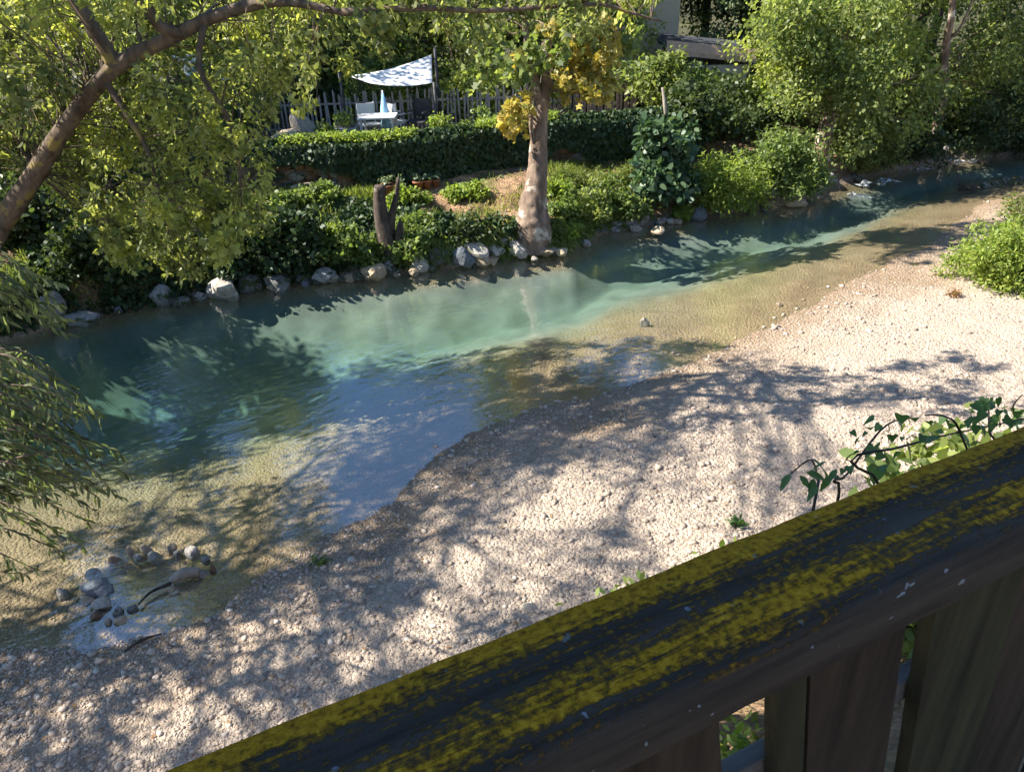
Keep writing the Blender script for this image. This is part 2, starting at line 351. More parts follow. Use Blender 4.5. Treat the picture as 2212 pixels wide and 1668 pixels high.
class MB:
    def __init__(s): s.v = []; s.f = []
    def tube(s, pts, rad, sides=7, wob=0.0, seed=0, cap=True, fine=0.0):
        pts = [np.asarray(p, float) for p in pts]; base = len(s.v); n = len(pts); prev = None
        for i in range(n):
            d = pts[min(i + 1, n - 1)] - pts[max(i - 1, 0)]; d = d / (np.linalg.norm(d) + 1e-9)
            a = prev if prev is not None else np.array([1., 0, 0]) if abs(d[0]) < .9 else np.array([0, 1., 0])
            a = a - d * (a @ d); a = a / (np.linalg.norm(a) + 1e-9); b = np.cross(d, a); prev = a
            for k in range(sides):
                th = 2 * math.pi * k / sides; r = rad[i]
                if wob: r *= 1 + wob * mnoise.noise(Vector((math.cos(th) * 1.6 + seed, math.sin(th) * 1.6, i * .35 + seed)))
                if fine: r *= 1 + fine * (mnoise.noise(Vector((math.cos(th) * 5 + seed, math.sin(th) * 5, i * .55))) + .6 * mnoise.noise(Vector((math.cos(th) * 12, math.sin(th) * 12 + seed, i * .8))))
                s.v.append(pts[i] + r * (math.cos(th) * a + math.sin(th) * b))
        for i in range(n - 1):
            for k in range(sides):
                k2 = (k + 1) % sides
                s.f.append((base + i * sides + k, base + i * sides + k2, base + (i + 1) * sides + k2, base + (i + 1) * sides + k))
        if cap:
            s.f.append(tuple(base + (n - 1) * sides + k for k in range(sides))); s.f.append(tuple(base + k for k in reversed(range(sides))))
        return s
    def box(s, lo, hi):
        b = len(s.v)
        for z in (lo[2], hi[2]):
            for x, y in ((lo[0], lo[1]), (hi[0], lo[1]), (hi[0], hi[1]), (lo[0], hi[1])): s.v.append(np.array([x, y, z], float))
        for q in ((3, 2, 1, 0), (4, 5, 6, 7), (0, 1, 5, 4), (1, 2, 6, 5), (2, 3, 7, 6), (3, 0, 4, 7)): s.f.append(tuple(b + i for i in q))
        return s
    def build(s, name, mat, parent=None, smooth=True, bevel=0):
        v = s.v if parent is None else [p - np.array(parent.location) for p in s.v]
        me = mesh_py(name, v, s.f, smooth)
        if bevel:
            bm = bmesh.new(); bm.from_mesh(me); bmesh.ops.bevel(bm, geom=list(bm.edges), offset=bevel, segments=2, affect='EDGES', profile=.6); bm.to_mesh(me); bm.free()
        return obj(name, me, mat, parent)
def spline(pts, n):
    P = np.array(pts, float); t = np.arange(len(P)); u = np.linspace(0, len(P) - 1, n); out = []
    for x in u:
        i = min(int(x), len(P) - 2); f = x - i
        p0, p1, p2, p3 = P[max(i - 1, 0)], P[i], P[i + 1], P[min(i + 2, len(P) - 1)]
        out.append(.5 * ((2 * p1) + (p2 - p0) * f + (2 * p0 - 5 * p1 + 4 * p2 - p3) * f * f + (3 * p1 - p0 - 3 * p2 + p3) * f ** 3))
    return np.array(out)
def crown(parent, clumps, size, mat, shape='diamond', wr=.6, droop=.5, up=.5, shell=.5, name='crown'):
    v, f = clump_leaves(clumps, size, shape, wr, droop, up, shell)
    return tag(obj(name, mesh_np(name, local(v, parent), f), mat, parent), kind='stuff')
def twigs(mb, nodes, clumps, r0=.03, sag=.0):
    nodes = np.asarray(nodes)
    for c in clumps:
        c0 = np.array(c[:3]); d = np.linalg.norm(nodes - c0, axis=1) + .6 * np.maximum(nodes[:, 2] - c0[2], 0) * (1 if sag == 0 else -.3)
        a = nodes[np.argmin(d)]; m = (a + c0) / 2 + rng.normal(size=3) * .12 + np.array([0, 0, .12 + sag])
        L = np.linalg.norm(c0 - a); r = r0 * (.5 + .25 * L)
        pts = spline([a, m, c0 + rng.normal(size=3) * .05], 6); mb.tube(pts, np.linspace(r, r * .3, 6), 5)
        for k in range(2):
            e = c0 + rng.normal(size=3) * np.array(c[3:6]) * .6; mb.tube([pts[3], (pts[3] + e) / 2 + rng.normal(size=3) * .05, e], [r * .5, r * .3, r * .12], 4)
def blob_clumps(cx, cy, cz, rx, ry, rz, n, cr, leaves, bias=.45, zmin=None):
    out = []
    for _ in range(n):
        d = unit(rng.normal(size=3)); r = rng.random() ** bias
        p = np.array([cx, cy, cz]) + d * r * np.array([rx, ry, rz]); k = cr * (.65 + .7 * rng.random())
        if zmin is not None and p[2] < zmin: p[2] = zmin + rng.random() * .3
        out.append((p[0], p[1], p[2], k, k, k * .75, leaves * (k / cr) ** 2))
    return out
def tree(name, label, base, height, crown_r, mat, bark='bark', trunk_r=.16, lean=(0, 0), n=26, cr=.8, leaves=420, size=.14, crown_z=.35, group=None, shape='diamond', cz_scale=.5, cat='tree'):
    bx, by = base; bz = float(terrain(bx, by)) - .1
    r = thing(name, label, cat, (bx, by, bz), group)
    top = np.array([bx + lean[0], by + lean[1], bz + height * .85])
    mid = np.array([bx + lean[0] * .35 + rng.normal() * .15, by + lean[1] * .35 + rng.normal() * .15, bz + height * .42])
    pts = spline([(bx, by, bz), mid, top], 12); rad = trunk_r * np.array([1.5, 1.15] + list(np.linspace(1, .25, 10)))
    mb = MB().tube(pts, rad, 9, .18, rng.random() * 50)
    cz = bz + height * (crown_z + (1 - crown_z) / 2)
    cl = blob_clumps(bx + lean[0] * .7, by + lean[1] * .7, cz, crown_r, crown_r, height * (1 - crown_z) * cz_scale, n, cr, leaves)
    twigs(mb, pts[4:], cl, trunk_r * .22)
    mb.build('trunk', M[bark], r); crown(r, cl, size, M[mat], shape)
    return r
def shrub(name, label, p, rx, ry, h, mat, n=10, cr=.35, leaves=260, size=.1, shape='diamond', wr=.6, cat='shrub', group=None, droop=.3, up=.5, z0=None):
    z = float(terrain(p[0], p[1])) if z0 is None else z0
    r = thing(name, label, cat, (p[0], p[1], z), group); mb = MB()
    cl = []
    for _ in range(n):
        d = unit(rng.normal(size=3)); d[2] = abs(d[2]); q = np.array([p[0], p[1], z]) + d * rng.random() ** .4 * np.array([rx, ry, h]) * .85
        k = cr * (.7 + .6 * rng.random()); q[2] = max(q[2], z + k * .4); cl.append((*q, k, k, k * .8, leaves * (k / cr) ** 2))
    for c in cl[:min(n, 12)]:
        b0 = np.array([p[0], p[1], z - .08]) + np.array([rng.normal() * rx * .15, rng.normal() * ry * .15, 0])
        mb.tube([b0, (b0 + np.array(c[:3])) / 2 + rng.normal(size=3) * .06, np.array(c[:3])], [.018, .013, .006], 5)
    mb.build('stem', M['bark_dark'], r); crown(r, cl, size, M[mat], shape, wr, droop, up, name='foliage')
    return r

# ------------------------------------------------------------------ weathered railing in the foreground
def wood_mat(name, a, b, lichen=None, scale=(2.0, 26, 26)):
    t = NT(name); co = t.coord(); mp = t.n('Mapping'); mp.inputs['Scale'].default_value = scale; t.l(co, mp.inputs[0])
    n1 = t.noise(mp.outputs[0], 1.0, 7, .65); n3 = t.noise(co, 90, 3)
    col = t.ramp(n1.outputs[0], [(.3, a), (.7, b)]).outputs[0]
    h = t.math('ADD', n1.outputs[0], t.math('MULTIPLY', n3.outputs[0], .3))
    if lichen:
        mp2 = t.n('Mapping'); mp2.inputs['Scale'].default_value = (7, 95, 30); t.l(co, mp2.inputs[0])
        n2 = t.noise(mp2.outputs[0], 1.5, 8, .72, .6); n4 = t.noise(co, 110, 5, .65); big = t.noise(co, 3.2, 2)
        s = t.n('SeparateXYZ'); t.l(co, s.inputs[0])
        yb = t.ramp(t.math('MULTIPLY_ADD', s.outputs[1], 1 / .145), [(0, (.0,) * 3), (.1, (.05,) * 3), (.2, (.50,) * 3), (.36, (.46,) * 3), (.5, (.08,) * 3), (.68, (.22,) * 3), (.82, (.70,) * 3), (.97, (1.0,) * 3), (1, (.3,) * 3)])
        yb.inputs[0].links[0].from_node.inputs[2].default_value = .5
        k = t.math('ADD', t.math('ADD', n2.outputs[0], t.math('MULTIPLY', n4.outputs[0], .55)), t.math('MULTIPLY', big.outputs[0], .35))
        k = t.math('ADD', k, t.math('MULTIPLY', yb.outputs[0], .45))
        f = t.ramp(t.math('MULTIPLY', k, .6), [(.615, (0, 0, 0)), (.725, (1, 1, 1))]).outputs[0]
        tz = t.n('NewGeometry'); sn = t.n('SeparateXYZ'); t.l(tz.outputs['Normal'], sn.inputs[0])
        f = t.math('MULTIPLY', f, t.ramp(sn.outputs[2], [(.3, (0, 0, 0)), (.75, (1, 1, 1))]).outputs[0])
        lc = t.ramp(n4.outputs[0], [(.3, lichen[0]), (.5, lichen[1]), (.7, lichen[2])]).outputs[0]
        col = t.mix(f, col, lc)
        sp = t.noise(co, 45, 2); fs = t.ramp(sp.outputs[0], [(.70, (0, 0, 0)), (.73, (1, 1, 1))]).outputs[0]
        col = t.mix(t.math('MULTIPLY', fs, .6), col, (.22, .25, .27))
        h = t.math('ADD', h, t.math('MULTIPLY', t.math('MULTIPLY', f, n4.outputs[0]), 1.6))
    return t.done(t.bsdf(col, .95, .12, t.bump(h, .9, .008)))
M['rail'] = wood_mat('lichen_rail', (.014, .0115, .009), (.062, .050, .038), ((.12, .062, .005), (.36, .178, .006), (.52, .275, .018)))
M['board'] = wood_mat('dark_board', (.020, .014, .009), (.055, .038, .024), None, (26, 26, 2.0))
M['board_green'] = wood_mat('green_stained_board', (.018, .016, .009), (.048, .042, .020), None, (26, 26, 2.0))
M['crossrail'] = wood_mat('grey_cross_rail', (.06, .056, .05), (.15, .137, .12))
rl = thing('wooden_railing', 'old wooden railing with lichen covered handrail and leaning boards in the foreground', 'railing', (RN[0] * RC, RN[1] * RC, 4.9))
rl.rotation_euler = (0, 0, math.atan2(RS[1], RS[0]))
# handrail: a rounded plank with worn, uneven edges (local x along, y outwards, z up; top at 0)
prof = [(-.072, -.008), (-.066, -.001), (-.045, .002), (0, .003), (.045, .001), (.066, -.002), (.072, -.009), (.072, -.078), (.066, -.084), (0, -.085), (-.066, -.084), (-.072, -.077)]
sx_ = np.linspace(-1.5, 6.0, 300); Vr = []
for x in sx_:
    for i, (y, z) in enumerate(prof):
        nz = mnoise.noise(Vector((x * 6, y * 40, z * 40))); n2 = mnoise.noise(Vector((x * 22, y * 60, z * 60 + 9)))
        k = 1 if abs(y) > .06 else .5
        Vr.append((x, y - .073 + (.0022 * nz + .0013 * n2) * k, z + (.0022 * nz + .0012 * n2) * (1 if z > -.02 else .4)))
np_ = len(prof); Fr = []
for i in range(len(sx_) - 1):
    for k in range(np_): k2 = (k + 1) % np_; Fr.append((i * np_ + k, (i + 1) * np_ + k, (i + 1) * np_ + k2, i * np_ + k2))
hr = obj('handrail', mesh_py('handrail', Vr, Fr, True), M['rail'], rl); hr['label'] = 'grey handrail plank patched with yellow lichen'
for v in hr.data.vertices: v.co.y += .073
hr.location = (0, -.073, 0)
def board(s0, s1, zt, zb, mat, yd, lean=.17, th=.022, name='board'):
    V = []; nz = 14
    for i in range(nz + 1):
        z = zt + (zb - zt) * i / nz; sh = lean * (zt - z)
        w = .0015 * mnoise.noise(Vector((s0 * 9, z * 7, 3))); w2 = .0015 * mnoise.noise(Vector((s1 * 9, z * 7, 8)))
        for (a, b) in ((s0 + w, 0), (s1 + w2, 0), (s1 + w2, th), (s0 + w, th)): V.append((a + sh, yd + b, z))
    Fb = [(0, 1, 2, 3), tuple(nz * 4 + k for k in (3, 2, 1, 0))]
    for i in range(nz):
        for k in range(4): k2 = (k + 1) % 4; Fb.append((i * 4 + k, (i + 1) * 4 + k, (i + 1) * 4 + k2, i * 4 + k2))
    me = mesh_py(name, V, Fb); bm = bmesh.new(); bm.from_mesh(me)
    bmesh.ops.recalc_face_normals(bm, faces=bm.faces); bm.to_mesh(me); bm.free()
    return obj(name, me, M[mat], rl)
zt, zb_ = -.083, -1.35
for (a, b, m, yd) in ((-1.30, -1.17, 'board', -.11), (-1.10, -.95, 'board', -.11), (-.90, -.74, 'board', -.112), (-.66, -.50, 'board', -.11), (-.44, -.29, 'board', -.11), (-.24, -.09, 'board', -.11), (-.04, .12, 'board', -.11), (.20, .425, 'board', -.11),
                      (.508, .552, 'board_green', -.112), (.560, .716, 'board', -.110), (.768, .94, 'board_green', -.112), (.945, 1.10, 'board', -.109), *[(1.16 + .22 * k, 1.32 + .22 * k, 'board_green' if k % 3 == 1 else 'board', -.11) for k in range(22)]):
    board(a, b, zt - .002, zb_, m, yd)
for (a, b) in ((.40, .535), (.70, .80), (1.08, 1.2)): board(a, b, -.40, zb_, 'board', -.055, .12)
MBc = MB().box((-1.45, -.085, -.355), (5.95, -.060, -.31)); c_ = MBc.build('cross_rail', M['crossrail'], None, False, .004); c_.parent = rl
MBc = MB().box((-1.45, -.085, -1.25), (5.95, -.060, -1.16)); c_ = MBc.build('cross_rail', M['crossrail'], None, False, .004); c_.parent = rl
for x in (-1.4, 1.85, 3.9, 5.85): p_ = MB().box((x, -.056, -1.6), (x + .1, .0, -.0862)).build('post', M['board'], None, False, .004); p_.parent = rl

# ------------------------------------------------------------------ stones
def rock_mesh(i, flat=.8):
    r = random.Random(100 + i); bm = bmesh.new(); bmesh.ops.create_icosphere(bm, subdivisions=3, radius=1)
    planes = [(Vector((r.gauss(0, 1), r.gauss(0, 1), r.gauss(0, 1))).normalized(), .48 + .34 * r.random()) for _ in range(14)]
    for v in bm.verts:
        d = v.co.normalized(); k = 1.0
        for n_, h_ in planes:
            q = d.dot(n_)
            if q > 1e-3: k = min(k, h_ / q)
        k *= 1 + .06 * mnoise.noise(d * 2.5 + Vector((i * 7., 0, 0))) + .025 * mnoise.noise(d * 8 + Vector((i * 3., 5, 0)))
        v.co = d * k
    me = bpy.data.meshes.new('rock'); bm.to_mesh(me); bm.free(); me.materials.append(None); return me
ROCKS = [rock_mesh(i) for i in range(10)]
def rock(name, label, P, sx, sy, sz, mat, rz=None, sink=.3, cat='rock', group=None, tilt=.25):
    o = bpy.data.objects.new(name, random.choice(ROCKS)); C.objects.link(o)
    o.location = (P[0], P[1], P[2] + sz * (1 - 2 * sink)); o.scale = (sx, sy, sz)
    o.rotation_euler = (random.uniform(-tilt, tilt), random.uniform(-tilt, tilt), random.uniform(0, 6.28) if rz is None else rz)
    o.material_slots[0].link = 'OBJECT'; o.material_slots[0].material = M[mat]
    return tag(o, label, cat, group)
SMALL = []
def prock(px, py, w, h, mat, label, group=None, name='bank_rock', dz=0, cat='rock', bedded=False):
    P = hit(px, py + h * .35); k = px_per_m(P); P = P.copy(); P[2] = max(P[2], -.05) + dz
    if bedded:
        zb0 = float(terrain(P[0], P[1])); top = max(P[2], 0) + h / k * .8; sz = (top - zb0) / 2 + .03; P[2] = zb0 - .05
        return rock(name, label, P, w / k * .62, w / k * .52, sz, mat, random.uniform(-.5, .5), 0.0, cat, group, .12)
    return rock(name, label, P, w / k * .60, w / k * .5, h / k * .62, mat, random.uniform(-.5, .5), .32, cat, group)
BANK = [
    (122, 648, 64, 60, 'rock_grey', 'large grey boulder at the far left of the shaded bank'),
    (175, 686, 78, 32, 'rock_grey', 'low flat grey rock at the waterline below the leftmost boulder'),
    (352, 637, 48, 54, 'rock_grey', 'upright grey rock alone under the overhanging leaves'),
    (300, 655, 26, 16, 'rock_dark', 'small dark stone just left of the upright grey rock'),
    (240, 668, 30, 18, 'rock_dark', 'small dark stone between the flat grey rock and the upright one'),
    (395, 652, 36, 24, 'rock_dark', 'dark stone at the waterline left of the bright white rock'),
    (483, 616, 74, 62, 'rock_pale', 'sunlit white rock jutting into the water under the hanging branches'),
    (536, 606, 60, 40, 'rock_dark', 'dark wedge shaped rock right beside the sunlit white rock'),
    (602, 601, 82, 46, 'rock_grey', 'broad dull grey rock at the foot of the ivy slope'),
    (655, 598, 40, 26, 'rock_dark', 'dark stone between the two broad grey rocks below the ivy'),
    (704, 590, 62, 44, 'rock_grey', 'grey rock half hidden by ivy left of the stump'),
    (806, 582, 74, 46, 'rock_tan', 'beige blocky rock at the waterline below the forked stump'),
    (842, 572, 34, 40, 'rock_grey', 'grey stone leaning on the beige blocky rock'),
    (905, 566, 46, 42, 'rock_pale', 'pale grey rock at the waterline right of the beige rock'),
    (948, 546, 60, 52, 'rock_dark', 'dark slanted slab of rock right of the forked stump'),
    (922, 503, 46, 44, 'rock_blue', 'bluish grey boulder up on the bank right of the stump'),
    (1030, 541, 50, 32, 'rock_pale', 'rounded pale rock, highest of the pile left of the plane tree'),
    (1004, 560, 40, 38, 'rock_blue', 'dark blue grey rock at the left end of the plane tree stone pile'),
    (1037, 560, 36, 26, 'rock_tan', 'rounded tan stone in the middle of the plane tree stone pile'),
    (1064, 565, 26, 14, 'rock_tan', 'small tan stone at the water in front of the stone pile'),
    (1070, 545, 32, 30, 'rock_pale', 'pale rounded stone left of the weeds under the plane tree'),
    (1086, 519, 32, 20, 'rock_grey', 'grey stone set against the foot of the plane tree'),
    (1116, 540, 32, 28, 'rock_pale', 'pale stone directly below the plane tree trunk'),
    (1130, 555, 18, 14, 'rock_pale', 'tiny pale stone at the waterline below the trunk'),
    (1160, 545, 26, 18, 'rock_tan', 'tan stone among the weeds right of the trunk foot'),
    (1182, 546, 38, 18, 'rock_tan', 'flat tan stone, second from the right end of the pile'),
    (1212, 546, 32, 16, 'rock_tan', 'flat tan stone at the right end of the plane tree pile'),
    (1290, 489, 40, 18, 'rock_dark', 'dark rock in the shaded inlet right of the plane tree'),
    (1330, 482, 34, 20, 'rock_grey', 'grey rock in the shade under the twiggy bush'),
    (1388, 475, 34, 18, 'rock_pale', 'bright pale rock standing at the inlet right of the plane tree'),
    (1357, 480, 30, 16, 'rock_grey', 'grey rock just left of the bright pale one in the inlet'),
    (1424, 480, 36, 14, 'rock_pale', 'long pale rock right of the bright one at the waterline'),
    (1421, 494, 36, 11, 'rock_tan', 'flat tan slab lying in the water before the pale rocks'),
    (1460, 477, 34, 14, 'rock_tan', 'tan rock below the bright green weed clump'),
    (1508, 460, 42, 30, 'rock_blue', 'bluish rock right of the bright green weed clump'),
    (1560, 452, 30, 16, 'rock_dark', 'dark stone under the feathery bright bush'),
    (1610, 445, 30, 18, 'rock_dark', 'dark stone left of the beige block on the right bank'),
    (1708, 430, 58, 34, 'rock_tan', 'big beige block alone at the waterline of the right bank'),
    (1661, 397, 40, 54, 'rock_grey', 'tall grey rock showing through the bushes of the right bank'),
    (1745, 412, 34, 22, 'rock_dark', 'dark stone just behind the beige block'),
    (1791, 382, 36, 24, 'rock_grey', 'grey stone at the foot of the leaning riverside trunk'),
    (1850, 384, 34, 14, 'rock_dark', 'dark stone at the edge of the rapids'),
    (1931, 358, 20, 11, 'rock_tan', 'small tan stone lit on the dark far right bank'),
    (2041, 318, 18, 24, 'rock_pale', 'pale upright stone deep in the shade at far right'),
]
for a in BANK: prock(a[0], a[1], a[2] * (1.3 if 990 < a[0] < 1230 else 1.02), a[3] * (1.3 if 990 < a[0] < 1230 else 1.0), a[4], a[5], None, 'bank_rock', .06 if 990 < a[0] < 1230 else 0)
for i in range(26):
    x = 130 + 760 * (i / 26) + random.uniform(-14, 14); P = np.array(atz(x, 700 - .14 * x)); yy = float(yfar(P[0])); P = np.array([P[0], yy + random.uniform(-.12, .25), 0.02]); s = random.uniform(.06, .13)
    o = rock('shore_stone', '', P, s * 1.3, s, s * .8, 'rock_dark', None, .3, 'stone', 'small dark stones along the shaded far waterline'); SMALL.append((o, 'small dark shoreline stone %s' % ('left of the white rock' if x < 480 else 'under the ivy slope' if x < 780 else 'near the forked stump')))
for i in range(46):
    x = -8.2 + 16.5 * (i + random.random()) / 46; P = np.array([x, float(yfar(x)) + random.uniform(-.15, .3), 0.03]); s = random.uniform(.06, .15); m_ = random.choice(['rock_grey', 'rock_grey', 'rock_tan', 'rock_pale', 'rock_dark', 'rock_blue'])
    P[2] = max(.02, float(terrain(P[0], P[1])) - .05)
    o = rock('shore_rock', '', P, s * 1.3, s, s * .8, m_, None, .35, 'rock', 'medium rocks along the far waterline')
    tone = {'rock_grey': 'grey', 'rock_tan': 'tan', 'rock_pale': 'pale', 'rock_dark': 'dark', 'rock_blue': 'bluish'}[m_]; pl = 'left of the white rock' if x < -5.4 else 'below the ivy slope' if x < -3 else 'between stump and plane tree' if x < .6 else 'in the inlet right of the plane tree' if x < 4.2 else 'below the right bank bushes'
    SMALL.append((o, 'medium %s waterline rock %s' % (tone, pl)))
for i, (px, py, w) in enumerate([(2125, 404, 30), (2150, 400, 22), (2172, 394, 28), (2195, 398, 22), (2100, 412, 18), (2205, 388, 20)]):
    P = hit(px, py); k = px_per_m(P); SMALL.append((rock('shore_stone', '', P, w / k * .55, w / k * .45, w / k * .28, 'rock_dark', None, .3, 'stone', 'cobbles on the point by the rapids'), 'dark cobble on the gravel point by the rapids'))
ordinal_labels(SMALL, '')
RING = [
    (200, 1231, 44, 18, 'rock_pale', 'pale flat slab behind the big dark stone of the ring'),
    (217, 1262, 70, 46, 'rock_blue', 'biggest stone of the ring, dark blue grey'),
    (222, 1298, 54, 30, 'rock_pale', 'whitish stone in front of the big dark one in the ring'),
    (190, 1290, 32, 20, 'rock_tan', 'tan stone left of the whitish one in the ring'),
    (257, 1316, 32, 20, 'rock_grey', 'grey stone at the near bend of the ring'),
    (290, 1311, 28, 20, 'rock_grey', 'round grey stone where the twig meets the ring'),
    (234, 1339, 22, 22, 'rock_pale', 'small white stone, nearest of the ring'),
    (264, 1336, 34, 18, 'rock_tan', 'oval tan stone beside the nearest white stone of the ring'),
    (208, 1326, 34, 20, 'rock_rust', 'rusty brown stone at the near left of the ring'),
    (134, 1275, 32, 14, 'rock_pale', 'pale stone standing apart left of the ring'),
    (284, 1186, 20, 22, 'rock_tan', 'tan upright stone at the far left of the ring'),
    (314, 1180, 28, 16, 'rock_tan', 'tan stone, farthest on the back of the ring'),
    (296, 1198, 32, 14, 'rock_grey', 'flat grey stone inside the back of the ring'),
    (331, 1194, 36, 22, 'rock_pale', 'pale stone in the middle of the ring back'),
    (280, 1219, 26, 12, 'rock_tan', 'tan flat stone at the inner left of the ring'),
    (248, 1208, 40, 14, 'rock_rust', 'brown flat stone at the outer left of the ring'),
    (370, 1179, 24, 14, 'rock_tan', 'tan stone left of the bright white one on the ring'),
    (383, 1190, 26, 18, 'rock_grey', 'grey stone touching the bright white one on the ring'),
    (414, 1184, 44, 30, 'rock_pale', 'bright white stone at the far right of the ring'),
    (444, 1205, 26, 20, 'rock_grey', 'grey stone just below the bright white one'),
    (460, 1225, 20, 20, 'rock_rust', 'small brown stone, rightmost of the ring'),
    (437, 1236, 34, 20, 'rock_pale', 'pale grey stone at the right bend of the ring'),
    (372, 1270, 26, 12, 'rock_tan', 'flat tan stone along the near right of the ring'),
    (1143, 1309, 38, 17, 'rock_pale', 'lone white cobble on the gravel beside the handrail'),
    (1391, 686, 24, 9, 'rock_pale', 'flat pale stone breaking the shallow water'),
    (1683, 656, 16, 10, 'rock_tan', 'small tan stone in the shallows by the sunny gravel'),
]
for a in RING: prock(a[0], a[1], a[2] * .9, a[3] * .8, a[4], a[5], 'stones of the ring in the shallows' if 'ring' in a[5] else None, 'ring_stone' if 'ring' in a[5] else 'cobble', .0, 'stone', True)
# driftwood piece and a twig in the ring
def wood_piece(name, label, pts, rad, mat, cat, sides=9, n=12, wob=.25):
    P = spline(pts, n); r = np.interp(np.linspace(0, 1, n), np.linspace(0, 1, len(rad)), rad)
    return tag(MB().tube(P, r, sides, wob, random.random() * 40).build(name, M[mat]), label, cat)
a, b, c = hit(372, 1262), hit(400, 1254), hit(432, 1244)
wood_piece('driftwood', 'short weathered log closing the right of the stone ring', [a + (0, 0, .05), b + (0, 0, .09), c + (0, 0, .06)], [.03, .065, .04], 'bark_grey', 'driftwood')
wood_piece('twig', 'thin dark twig running from the log to the ring stones', [hit(302, 1313) + (0, 0, .05), hit(330, 1288) + (0, 0, .06), hit(372, 1268) + (0, 0, .05)], [.008, .014, .02], 'bark_dark', 'twig', 6)
wood_piece('twig', 'dark stick lying on the gravel left of the ring', [hit(270, 1410) + (0, 0, .02), hit(310, 1390) + (0, 0, .05), hit(350, 1372) + (0, 0, .02)], [.008, .015, .006], 'bark_dark', 'twig', 6)
wood_piece('pale_log', 'pale stripped pole lying at the foot of the wall', [hit(628, 412) + (0, 0, .05), hit(700, 401) + (0, 0, .07), hit(786, 386) + (0, 0, .06)], [.05, .055, .045], 'bark_grey', 'log')
db = thing('driftwood_brush', 'dry reddish brushwood caught on the gravel point by the rapids', 'driftwood', tuple(hit(2085, 412)))
mb = MB(); q0 = np.array(db.location)
for i in range(16): e = q0 + np.array([random.gauss(0, .3), random.gauss(0, .12), random.uniform(.1, .35)]); mb.tube([q0 + np.array([random.gauss(0, .15), 0, 0]), (q0 + e) / 2 + rng.normal(size=3) * .05, e], [.018, .012, .005], 5)
mb.build('branch', M['deadwood'], db)

reseed(29)
# loose gravel as real pebbles: one mass
def pebble_field(n):
    bm = bmesh.new(); bmesh.ops.create_icosphere(bm, subdivisions=1, radius=1); T = np.array([v.co[:] for v in bm.verts]); TF = np.array([[v.index for v in f.verts] for f in bm.faces]); bm.free()
    U = rng.random((n * 6, 2)); px = -100 + 2420 * U[:, 0]; py = 420 + 1300 * U[:, 1]
    P = np.array([atz(a, b, .1) for a, b in zip(px, py)]); d = np.linalg.norm(P, axis=1)
    dn, df = zones(P[:, 0], P[:, 1]); dr = P[:, 0] * RN[0] + P[:, 1] * RN[1] - RC
    band = fbm(P[:, 0] * .55 + P[:, 1] * .3, P[:, 1] * 1.3 - P[:, 0] * .7, 55, 3)
    keep = (rng.random(len(P)) < .25 + .75 * sstep(-.35, .25, band)) & (dn < .45) & (df > .3) & (dr > 3.4) & (rng.random(len(P)) < np.where(dn > 0, .45, 1))
    P = P[keep][:n]; m = len(P); P[:, 2] = terrain(P[:, 0], P[:, 1])
    dist = np.linalg.norm(P - O3, axis=1)
    s = (.004 + .011 * rng.random(m) ** 3 + .035 * rng.random(m) ** 40) * np.clip(dist / 9.5, .62, 1.1)
    S = np.stack([s * (1 + .5 * rng.random(m)), s * (.8 + .3 * rng.random(m)), s * (.45 + .3 * rng.random(m))], 1)
    a = rng.random(m) * 6.28; ca, sa_ = np.cos(a), np.sin(a)
    V = T[None] * (1 + .18 * rng.normal(size=(m, len(T), 1))) * S[:, None, :]
    V = np.stack([V[..., 0] * ca[:, None] - V[..., 1] * sa_[:, None], V[..., 0] * sa_[:, None] + V[..., 1] * ca[:, None], V[..., 2]], -1) + P[:, None, :] + np.array([0, 0, .3]) * S[:, None, 2:3]
    Fp = (TF[None] + (np.arange(m) * len(T))[:, None, None]).reshape(-1, 3)
    return mesh_np('gravel_pebbles', V.reshape(-1, 3), Fp)
t = NT('pebbles'); g = t.n('NewGeometry')
pc = t.ramp(g.outputs['Random Per Island'], [(0, (.2, .165, .135)), (.2, (.31, .255, .2)), (.5, (.39, .32, .25)), (.75, (.38, .295, .225)), (1, (.48, .415, .345))]).outputs[0]
s3 = t.n('SeparateXYZ'); t.l(g.outputs['Position'], s3.inputs[0])
pc = t.mix(t.math('MULTIPLY', t.math('LESS_THAN', s3.outputs[2], .0), .6), pc, (.36, .26, .10))
M['pebble'] = t.done(t.bsdf(pc, .85, .2))
tag(obj('gravel_pebbles', pebble_field(72000), M['pebble']), 'loose pale pebbles covering the sunny gravel shore', 'gravel', kind='stuff')

n_ = 420; px = rng.random(n_) * 2300; py = 700 + rng.random(n_) * 900; P = np.array([atz(a_, b_, .1) for a_, b_ in zip(px, py)]); dn, df = zones(P[:, 0], P[:, 1]); dr = P[:, 0] * RN[0] + P[:, 1] * RN[1] - RC
P = P[(dn < -.05) & (dr > 3.4)]; n_ = len(P); P[:, 2] = terrain(P[:, 0], P[:, 1]) + .018
v, f = leaf_arrays(P, rng.normal(size=(n_, 3)) * (1, 1, .12), unit(rng.normal(size=(n_, 3)) * .35 + (0, 0, 1)), .03 + .03 * rng.random(n_), .5, 'hex')
tag(obj('fallen_leaves', mesh_np('fallen_leaves', v, f), M['dry']), 'dry fallen leaves scattered over the gravel', 'leaf litter', kind='stuff')
